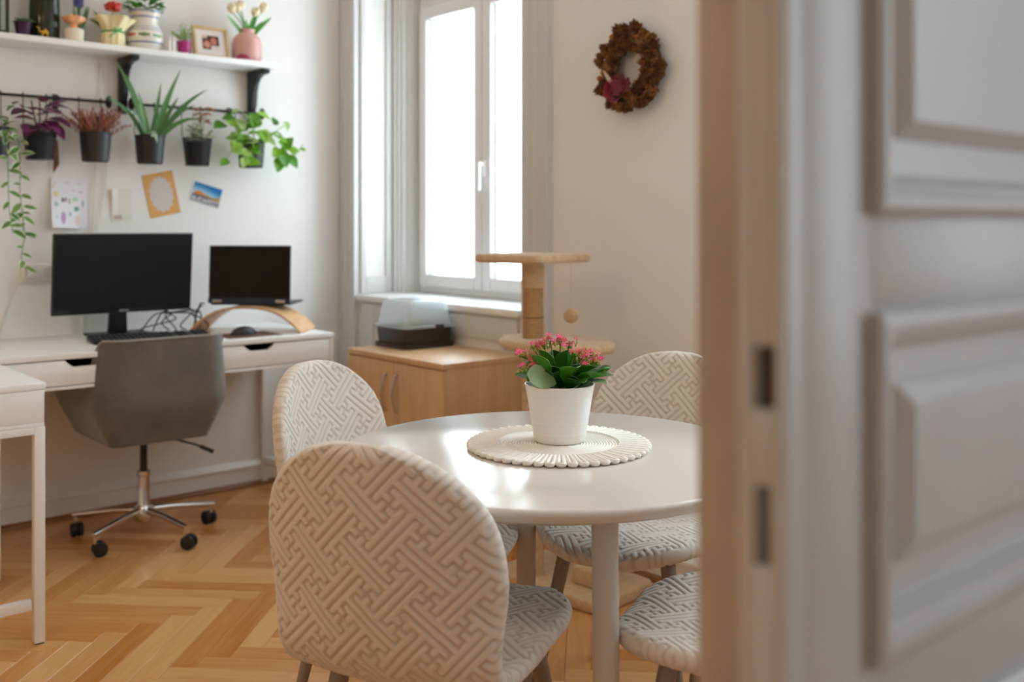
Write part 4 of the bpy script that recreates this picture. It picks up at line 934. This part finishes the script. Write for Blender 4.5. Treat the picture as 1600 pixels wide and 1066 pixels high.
def drawing(u, v):
    c = h2('e9e9ee')
    for (x, y, a, b_, k) in BL:
        d = ((u-x)/a)**2+((v-y)/b_)**2
        if d < 1: c = mixc(h2(k), c, .15+.25*random.random()+.3*d*d)
    return c
paper('child_drawing', 'white child drawing with coloured flowers, curling off the wall above the monitor', 'drawing', -1.345, 1.338, .15, .212, R(-2), drawing, 48, 66, lambda u, v: .004+.045*max(0, 1-u*1.3)*max(0, 1-v)**1.5+.008*u*(1-v))
def note(u, v):
    c = h2('e2dfd6')
    if .08 < u < .5 and .06 < v < .2: c = mixc(h2('b9b4b4'), h2('c9aaa6'), random.random())
    return c
paper('small_note', 'small cream card with a grey stamp, between drawing and orange card', 'card', -1.122, 1.332, .088, .143, R(1), note, 20, 30, lambda u, v: .012*max(0, 1-u*3)*v)
def doily(u, v):
    a = math.atan2((v-.5), (u-.5)); d = math.hypot((u-.5)/.37, (v-.5)/.40); e = 1+.05*math.sin(a*14)
    if d < e: return mixc(h2('d2cbc8'), h2('c9bdb6'), random.random()*.6)
    return mixc(h2('dda760'), h2('d8a870'), random.random()*.8)
paper('orange_card', 'orange card with a pale oval centre, tilted on the wall', 'card', -.944, 1.384, .142, .196, R(12), doily, 40, 56)
def post(u, v):
    if u < .035 or u > .965 or v < .05 or v > .95: return h2('dcdce0')
    if v > .36+.06*math.sin(u*5): 
        c = mixc(h2('a8cbe0'), h2('1d6fae'), min(1, max(0, (v-.45-.12*math.sin(u*3+1))/.35)))
        d = ((u-.27)/.17)**2+((v-.44)/.14)**2
        if d < 1: c = mixc(h2('e08a3c'), h2('b9763f'), random.random()*.7)
        elif u > .45 and v < .5-.05*math.cos(u*9): c = mixc(h2('c99a4a'), h2('8a7a4a'), random.random())
        return c
    return mixc(h2('55525c'), h2('7a7480'), random.random()) if v > .1 else h2('6c8a62')
pc = paper('postcard', 'colourful city postcard with blue sky, tilted on the wall', 'postcard', -.732, 1.386, .152, .1, R(-15.7), post, 50, 34)
tx = bpy.data.curves.new('lettering', 'FONT'); tx.body = 'BUDAPEST'; tx.size = .03; tx.extrude = .0002; tx.align_x = 'CENTER'; tx.align_y = 'CENTER'; tx.space_character = 1.0
to = bpy.data.objects.new('tmp', tx); COL.objects.link(to); bpy.context.view_layer.update()
tm = bpy.data.meshes.new_from_object(to.evaluated_get(bpy.context.evaluated_depsgraph_get())); bpy.data.objects.remove(to)
tm.materials.clear(); tm.materials.append(mat('letter_white', 'eeeaf0', .6)); lo = link('lettering', tm, pc)
wx = max(v.co.x for v in tm.vertices)-min(v.co.x for v in tm.vertices)
rotc = R(-15.7); lo.matrix_local = Matrix.Translation((.0028, -(-.031)*math.sin(rotc)*1.0, (-.031)*math.cos(rotc))) @ Matrix.Rotation(rotc, 4, 'X') @ Matrix(((0, 0, 1, 0), (1, 0, 0, 0), (0, 1, 0, 0), (0, 0, 0, 1))) @ Matrix.Diagonal((.13/wx, 1.05*.13/wx*1.0, 1, 1))
lo['label'] = 'white city name in capitals'

# ------------------------------------------------------------------ ornaments on the shelf (top at z = 2.0)
ZS = 2.0003
t = thing('lantern', 'black metal lantern frame at the left end of the shelf view', 'lantern', (.11, -1.69, ZS))
b = MB()
for sx in (-1, 1):
    for sy in (-1, 1): b.box((sx*.062-.006, sy*.062-.006, 0), (sx*.062+.006, sy*.062+.006, .3))
for z in (0.0, .29): b.box((-.068, -.068, z), (.068, .068, z+.012))
b.build('frame', M_black, t, bevel=.001)
for s in (-1, 1): MB().box((s*.062-.001, -.056, .012), (s*.062+.001, .056, .29)).build('pane', M_glass, t)
for s in (-1, 1): MB().box((-.056, s*.062-.001, .012), (.056, s*.062+.001, .29)).build('pane', M_glass, t)
MB().lathe([(1e-6, .012), (.03, .012), (.03, .1), (1e-6, .105)], 20).build('candle', mat('wax', 'e8e0d0', .6, sub=.2), t)
t = thing('violet_pot_plant', 'small dark violet pot with a green seedling on the shelf', 'potted plant', (.14, -1.562, ZS))
MB().lathe([(1e-6, 0), (.024, 0), (.033, .058), (.035, .06), (.031, .06), (.03, .05), (1e-6, .05)], 20).build('pot', mat('violet_plastic', '3d1f3c', .35), t)
sm = leaf_mesh('leaf', leafmat('seedling', '5f8f56', '7fae6c'), .045, .03, .5)
for k in range(9): a = k*.7; orient(link('leaf', sm, t), (0, 0, .055), (math.cos(a), math.sin(a), random.uniform(.15, .7)), sc=random.uniform(.7, 1.1))
t = thing('green_glass_vase', 'tall ribbed green glass vase on the shelf', 'vase', (.088, -1.466, ZS))
vp = [(1e-6, 0), (.052, 0), (.057, .01), (.058, .12), (.054, .22), (.048, .28), (.05, .3), (.046, .3), (.044, .28), (.05, .2), (.053, .1), (.05, .012), (1e-6, .012)]
def thickglass(name, c, fac):
    return glassy(name, c, .08, diff=fac, dcol=(.06, .08, .03))
MB().lathe(vp, 72, wob=lambda a, z: 1+.02*math.cos(18*a)).build('glass_body', thickglass('green_glass', (.30, .34, .18), .45), t, ang=60)
t = thing('camel_figurine', 'tiny golden camel figurine in front of the green vase', 'figurine', (.17, -1.488, ZS))
b = MB().sphere((0, 0, .024), .009, 10, 8, (.7, 1.7, .9)).sphere((0, .002, .033), .006, 8, 6, (.8, 1, 1)).tube([(0, -.012, .024), (0, -.02, .026), (0, -.022, .038)], [.005, .004, .0035], 6).sphere((0, -.025, .041), .0045, 8, 6, (.8, 1.5, .8))
for y in (-.009, .01):
    for x in (-.004, .004): b.cyl((x, y, 0), (x*.8, y*.9, .022), .0018, .003, 6)
b.build('camel_body', mat('gold', 'c99a3a', .3, .9), t)
t = thing('mushroom_candle', 'cream jar with an orange flower-shaped top on the shelf', 'ornament', (.14, -1.367, ZS))
MB().lathe([(1e-6, 0), (.038, 0), (.04, .003), (.04, .052), (.037, .056), (1e-6, .056)], 28).build('jar', mat('cream_jar', 'e6dcc6', .5), t)
MB().lathe([(.017, .056), (.014, .07), (.014, .078), (.03, .082), (.042, .092), (.044, .1), (.038, .108), (.02, .108), (1e-6, .103)], 40, wob=lambda a, z: 1+(.09*math.sin(7*a) if z > .08 else 0)).build('orange_top', mat('peach_wax', 'e3935a', .5, noise=(30, .2), col2='f0bd92'), t)
t = thing('hyacinth', 'blue hyacinth in a glass behind the cream jar', 'potted plant', (.065, -1.325, ZS))
MB().lathe([(1e-6, 0), (.026, 0), (.03, .03), (.022, .07), (.03, .085), (.028, .085), (.02, .07), (.027, .03), (1e-6, .008)], 24).build('glass', glassy('clear_glass', (.9, .94, .92), .03, diff=.1), t)
hm = MB()
for k in range(6): a = k*math.pi/3; d = Vector((math.cos(a), math.sin(a), .4)); s_ = Vector((-d.y, d.x, 0)); hm.add([Vector((0, 0, 0)), d*.007+s_*.003, d*.013, d*.007-s_*.003], [(0, 1, 2, 3)])
hme = hm.mesh('floret', leafmat('hyacinth_blue', '5a55a0', '7d78bd', .5, .2), smooth=False)
MB().cyl((0, 0, .06), (0, 0, .24), .006, .004, 8).build('stem', M_kst, t)
for k in range(60):
    a = k*2.4; z = .165+.075*k/60; d = Vector((math.cos(a), math.sin(a), .2)); o = link('floret', hme, t); o.matrix_local = Matrix.Translation(Vector((0, 0, z))+d*.014) @ d.to_track_quat('Z', 'Y').to_matrix().to_4x4()
for y in (-.02, .0, .022, .03): blade(t, (0, y*.2, .06), (.02, y*1.2, .17), .014, (0, y*.5, .02), M_aloe)
t = thing('wrapped_flower_pot', 'pot wrapped in pale yellow paper with a green bow and red bloom', 'potted plant', (.12, -1.2, ZS))
M_yel = mat('yellow_wrap', 'efe2b2', .6, sub=.1)
MB().lathe([(1e-6, 0), (.042, 0), (.046, .01), (.048, .05), (.042, .066)], 48, wob=lambda a, z: 1+.05*math.sin(11*a)).build('paper_wrap', M_yel, t, ang=70)
MB().lathe([(.042, .064), (.05, .08), (.075, .115), (.082, .125), (.07, .118), (.045, .085), (.036, .07)], 64, wob=lambda a, z: 1+(.2*math.sin(5*a+.6)+.06*math.sin(13*a) if z > .08 else .03*math.sin(13*a))).build('paper_collar', M_yel, t, ang=70)
M_bow = mat('green_ribbon', '3fae6a', .4)
MB().tube([(.044*math.cos(k*.2), .044*math.sin(k*.2), .065) for k in range(32)], .003, 6, True).build('ribbon', M_bow, t)
for (y, z, s_) in ((-.03, -.03, 1), (.02, .01, -1), (-.012, .014, 1)): MB().prism([(0, -.004), (0, .004), (y, z+.004), (y*1.1, z-.004)], lambda u, v, h: (.046+h, u, .066+v), 0, .003).build('bow_loop', M_bow, t)
MB().cyl((0, 0, .06), (.0, .0, .165), .006, .005, 8).build('flower_stem', mat('pale_stem', 'b9c79a', .6), t)
rb = MB()
for k in range(22): a = k*2.4; rb.sphere((.028*math.cos(a)*math.sqrt(k/22), .028*math.sin(a)*math.sqrt(k/22), .175+.012*math.cos(k)), .011, 7, 5)
rb.build('red_bloom', mat('coral_red', 'd5453a', .6, noise=(60, .25)), t)
for (y, z) in ((-.085, .15), (-.06, .13), (-.1, .11), (.075, .13), (.04, .15)): blade(t, (0, y*.2, .07), (.0, y, z), .014, (0, 0, .01), M_aloe)
# painted ceramic vase: bands as real material bands by height and angle
t = thing('painted_vase', 'hand-painted white ceramic vase with blue bands and green plant', 'vase', (.09, -1.052, ZS))
cp = [(1e-6, 0), (.05, 0), (.056, .004), (.074, .03), (.08, .055), (.077, .08), (.062, .108), (.054, .12), (.056, .14), (.062, .165), (.068, .178), (.064, .182), (.058, .175), (.05, .14), (1e-6, .13)]
cpd = []
for i in range(len(cp)-1):
    n_ = max(1, int(abs(cp[i+1][1]-cp[i][1])/.003)) if 1 < i < 10 else 1
    cpd += [(cp[i][0]+(cp[i+1][0]-cp[i][0])*k/n_, cp[i][1]+(cp[i+1][1]-cp[i][1])*k/n_) for k in range(n_)]
cpd.append(cp[-1])
me = MB().lathe(cpd, 72).mesh('body', vcol('painted_glaze', .18, spec=.5)); a_ = me.color_attributes.new('paint', 'FLOAT_COLOR', 'CORNER'); cl = []
for p_ in me.polygons:
    z = p_.center.z; an = math.atan2(p_.center.y, p_.center.x); c = h2('e6e2da')
    for zz, hw_, kk in ((.036, .0028, '4a5a94'), (.09, .0022, '5a6aa6'), (.104, .002, '5a6aa6'), (.15, .004, '7f8cb0'), (.176, .003, '8a98bc')):
        if abs(z-zz) < hw_: c = h2(kk)
    if .05 < z < .085:
        k = (an*4/math.pi) % 1; r_ = math.hypot((k-.5)*.7, (z-.067)/.028)
        if r_ < .3: c = h2('c56a5a') if int(an*4/math.pi) % 2 else h2('6f9160')
    cl += [k for _ in p_.loop_indices for k in (*lin(c), 1)]
a_.data.foreach_set('color', cl); link('body', me, t)
vm = leaf_mesh('leaf', leafmat('vase_plant', '3f7d2f', '62a043'), .05, .028, .5)
for k in range(46):
    a = random.uniform(0, 6.28); orient(link('leaf', vm, t), (.03*math.cos(a), .05*math.sin(a)-.01, random.uniform(.175, .225)), (math.cos(a), math.sin(a)*1.3, random.uniform(-.2, 1.1)), sc=random.uniform(.7, 1.15))
t = thing('angel_figurine', 'small white pair-of-angels figurine beside the magenta pot', 'figurine', (.15, -.958, ZS))
MB().lathe([(1e-6, 0), (.022, 0), (.023, .004), (.02, .008), (1e-6, .009)], 20).build('plinth', mat('white_resin', 'ebe8e6', .5), t)
for y in (-.009, .009):
    MB().lathe([(1e-6, .006), (.01, .006), (.0085, .03), (.0075, .045), (.005, .055), (1e-6, .058)], 14, c=(0, y, 0)).sphere((0, y, .064), .0075, 10, 8).build('angel', MATS['white_resin'], t)
    s = 1 if y > 0 else -1
    MB().prism([(0, .03), (.012, .05), (.016, .068), (.01, .062), (.004, .056), (0, .048)], lambda u, v, h: (h, y+s*u, v), -.006, -.002).build('wing', MATS['white_resin'], t)
t = thing('magenta_pot_plant', 'magenta pot with feathery light green plant on the shelf', 'potted plant', (.1, -.879, ZS))
MB().lathe([(1e-6, 0), (.024, 0), (.03, .064), (.031, .066), (.028, .066), (.027, .055), (1e-6, .055)], 24).build('pot', mat('magenta_glaze', 'b3247c', .3), t)
fm = leaf_mesh('leaf', leafmat('feather_green', '8fc63f', 'a9d46a'), .022, .014, .3)
for k in range(9):
    a = random.uniform(0, 6.28); tip = Vector((.03*math.cos(a), .045*math.sin(a)-.01, random.uniform(.1, .155))); so = MB().tube(bez((0, 0, .055), (tip.x*.3, tip.y*.3, .1), tip, 5), .001, 4).build('stem', M_kst, t)
    for j in range(7):
        q = Vector((0, 0, .06)).lerp(tip, .35+.65*j/6); a2 = random.uniform(0, 6.28); orient(link('leaf', fm, so), q, (math.cos(a2), math.sin(a2), .4), sc=random.uniform(.6, 1.1))
# photo frame leaning back
t = thing('photo_frame', 'light wooden frame with a photo of two people on the shelf', 'picture frame', (.12, -.757, ZS+.001))
t.rotation_euler = (0, R(-14), R(0))
fw, fh = .168, .15; M_fr = wood('frame_oak', 'd9bf8c', 'c2a26a', None, .5, (20, 20, 20)); b = MB(); k_ = .013
b.box((0, -fw/2, 0), (.014, -fw/2+k_, fh)).box((0, fw/2-k_, 0), (.014, fw/2, fh)).box((0, -fw/2+k_, 0), (.014, fw/2-k_, k_)).box((0, -fw/2+k_, fh-k_), (.014, fw/2-k_, fh)).build('frame_border', M_fr, t, bevel=.001)
MB().box((.002, -fw/2+k_-.002, k_-.002), (.005, fw/2-k_+.002, fh-k_+.002)).build('mount', mat('mount_white', 'e0d6d2', .7), t)
def portrait(u, v):
    c = h2('5a3a30')
    if ((u-.68)/.3)**2+((v-.62)/.4)**2 < 1: c = h2('3a2620')
    if ((u-.27)/.21)**2+((v-.36)/.24)**2 < 1: c = h2('c98a74')
    if ((u-.68)/.2)**2+((v-.62)/.27)**2 < 1: c = h2('b9755f')
    if u > .5 and v < .28: c = h2('d9c6c4')
    if v > .8 and u < .3: c = h2('d8b4a6')
    return c
me = bpy.data.meshes.new('photo'); nu, nv = 24, 20; vs = [(.0056, (i/nu-.5)*.08, fh/2-.034+.068*j/nv) for i in range(nu+1) for j in range(nv+1)]
fs = [(i*(nv+1)+j, (i+1)*(nv+1)+j, (i+1)*(nv+1)+j+1, i*(nv+1)+j+1) for i in range(nu) for j in range(nv)]
me.from_pydata(vs, [], fs); a_ = me.color_attributes.new('paint', 'FLOAT_COLOR', 'CORNER'); a_.data.foreach_set('color', [k for i in range(nu) for j in range(nv) for _ in range(4) for k in (*lin(portrait((i+.5)/nu, (j+.5)/nv)), 1)])
me.materials.append(M_print); link('photo', me, t)
MB().box((.0, -.015, .02), (.003, .015, .11)).build('easel_back', mat('frame_back', '6b5a45', .8), t).location = (-.003, 0, 0)
# pink vase with tulips
t = thing('pink_tulip_vase', 'pink ceramic vase with cream tulips at the right end of the shelf', 'vase', (.1, -.577, ZS))
MB().lathe([(1e-6, 0), (.06, 0), (.066, .006), (.069, .05), (.069, .09), (.06, .118), (.045, .133), (.036, .14), (.034, .15), (.037, .158), (.033, .158), (.03, .148), (.04, .13), (1e-6, .12)], 48).build('body', mat('pink_glaze', 'd9a69e', .3, noise=(14, .08)), t, ang=60)
MB().grid(lambda u, v: (.0693*math.cos((u-.5)*1.0-.75), .0693*math.sin((u-.5)*1.0-.75), .012+.022*v*(1-.8*(2*u-1)**2)), 12, 3).build('berry_motif', mat('berry_paint', 'a8365f', .4), t)
M_tu = mat('cream_tulip', 'ecdcbc', .5, sub=.15); M_tl = leafmat('tulip_leaf', '4f9a3c', '6fb552', .4, .25)
tu = MB()
for k in range(6):
    a0 = k*math.pi/3
    tu.grid(lambda u, v: ((.004+.0165*math.sin(math.pi*min(1, .12+u*.74)))*math.cos(a0+(v-.5)*1.5*(1-.65*u)), (.004+.0165*math.sin(math.pi*min(1, .12+u*.74)))*math.sin(a0+(v-.5)*1.5*(1-.65*u)), .046*u), 6, 4)
tum = tu.mesh('tulip_head', M_tu)
for (y, z, dy) in ((-.075, .225, -.4), (-.035, .245, -.15), (-.048, .232, -.3), (.03, .222, .3), (.07, .25, .35)):
    so = MB().tube(bez((0, 0, .12), (0, y*.3, .19), (.01, y, z), 8), .003, 6).build('tulip_stem', M_tl, t)
    o = link('tulip_head', tum, so); d = Vector((.25, dy, 1)); o.matrix_local = Matrix.Translation((.01, y, z)) @ d.to_track_quat('Z', 'Y').to_matrix().to_4x4()
for (y, z, w_) in ((-.115, .205, .022), (.05, .27, .022), (.11, .225, .024), (-.02, .2, .025), (.02, .21, .028), (.07, .2, .022)): blade(t, (.0, y*.1, .12), (.03, y, z), w_, (.0, y*.1, .02), M_tl)
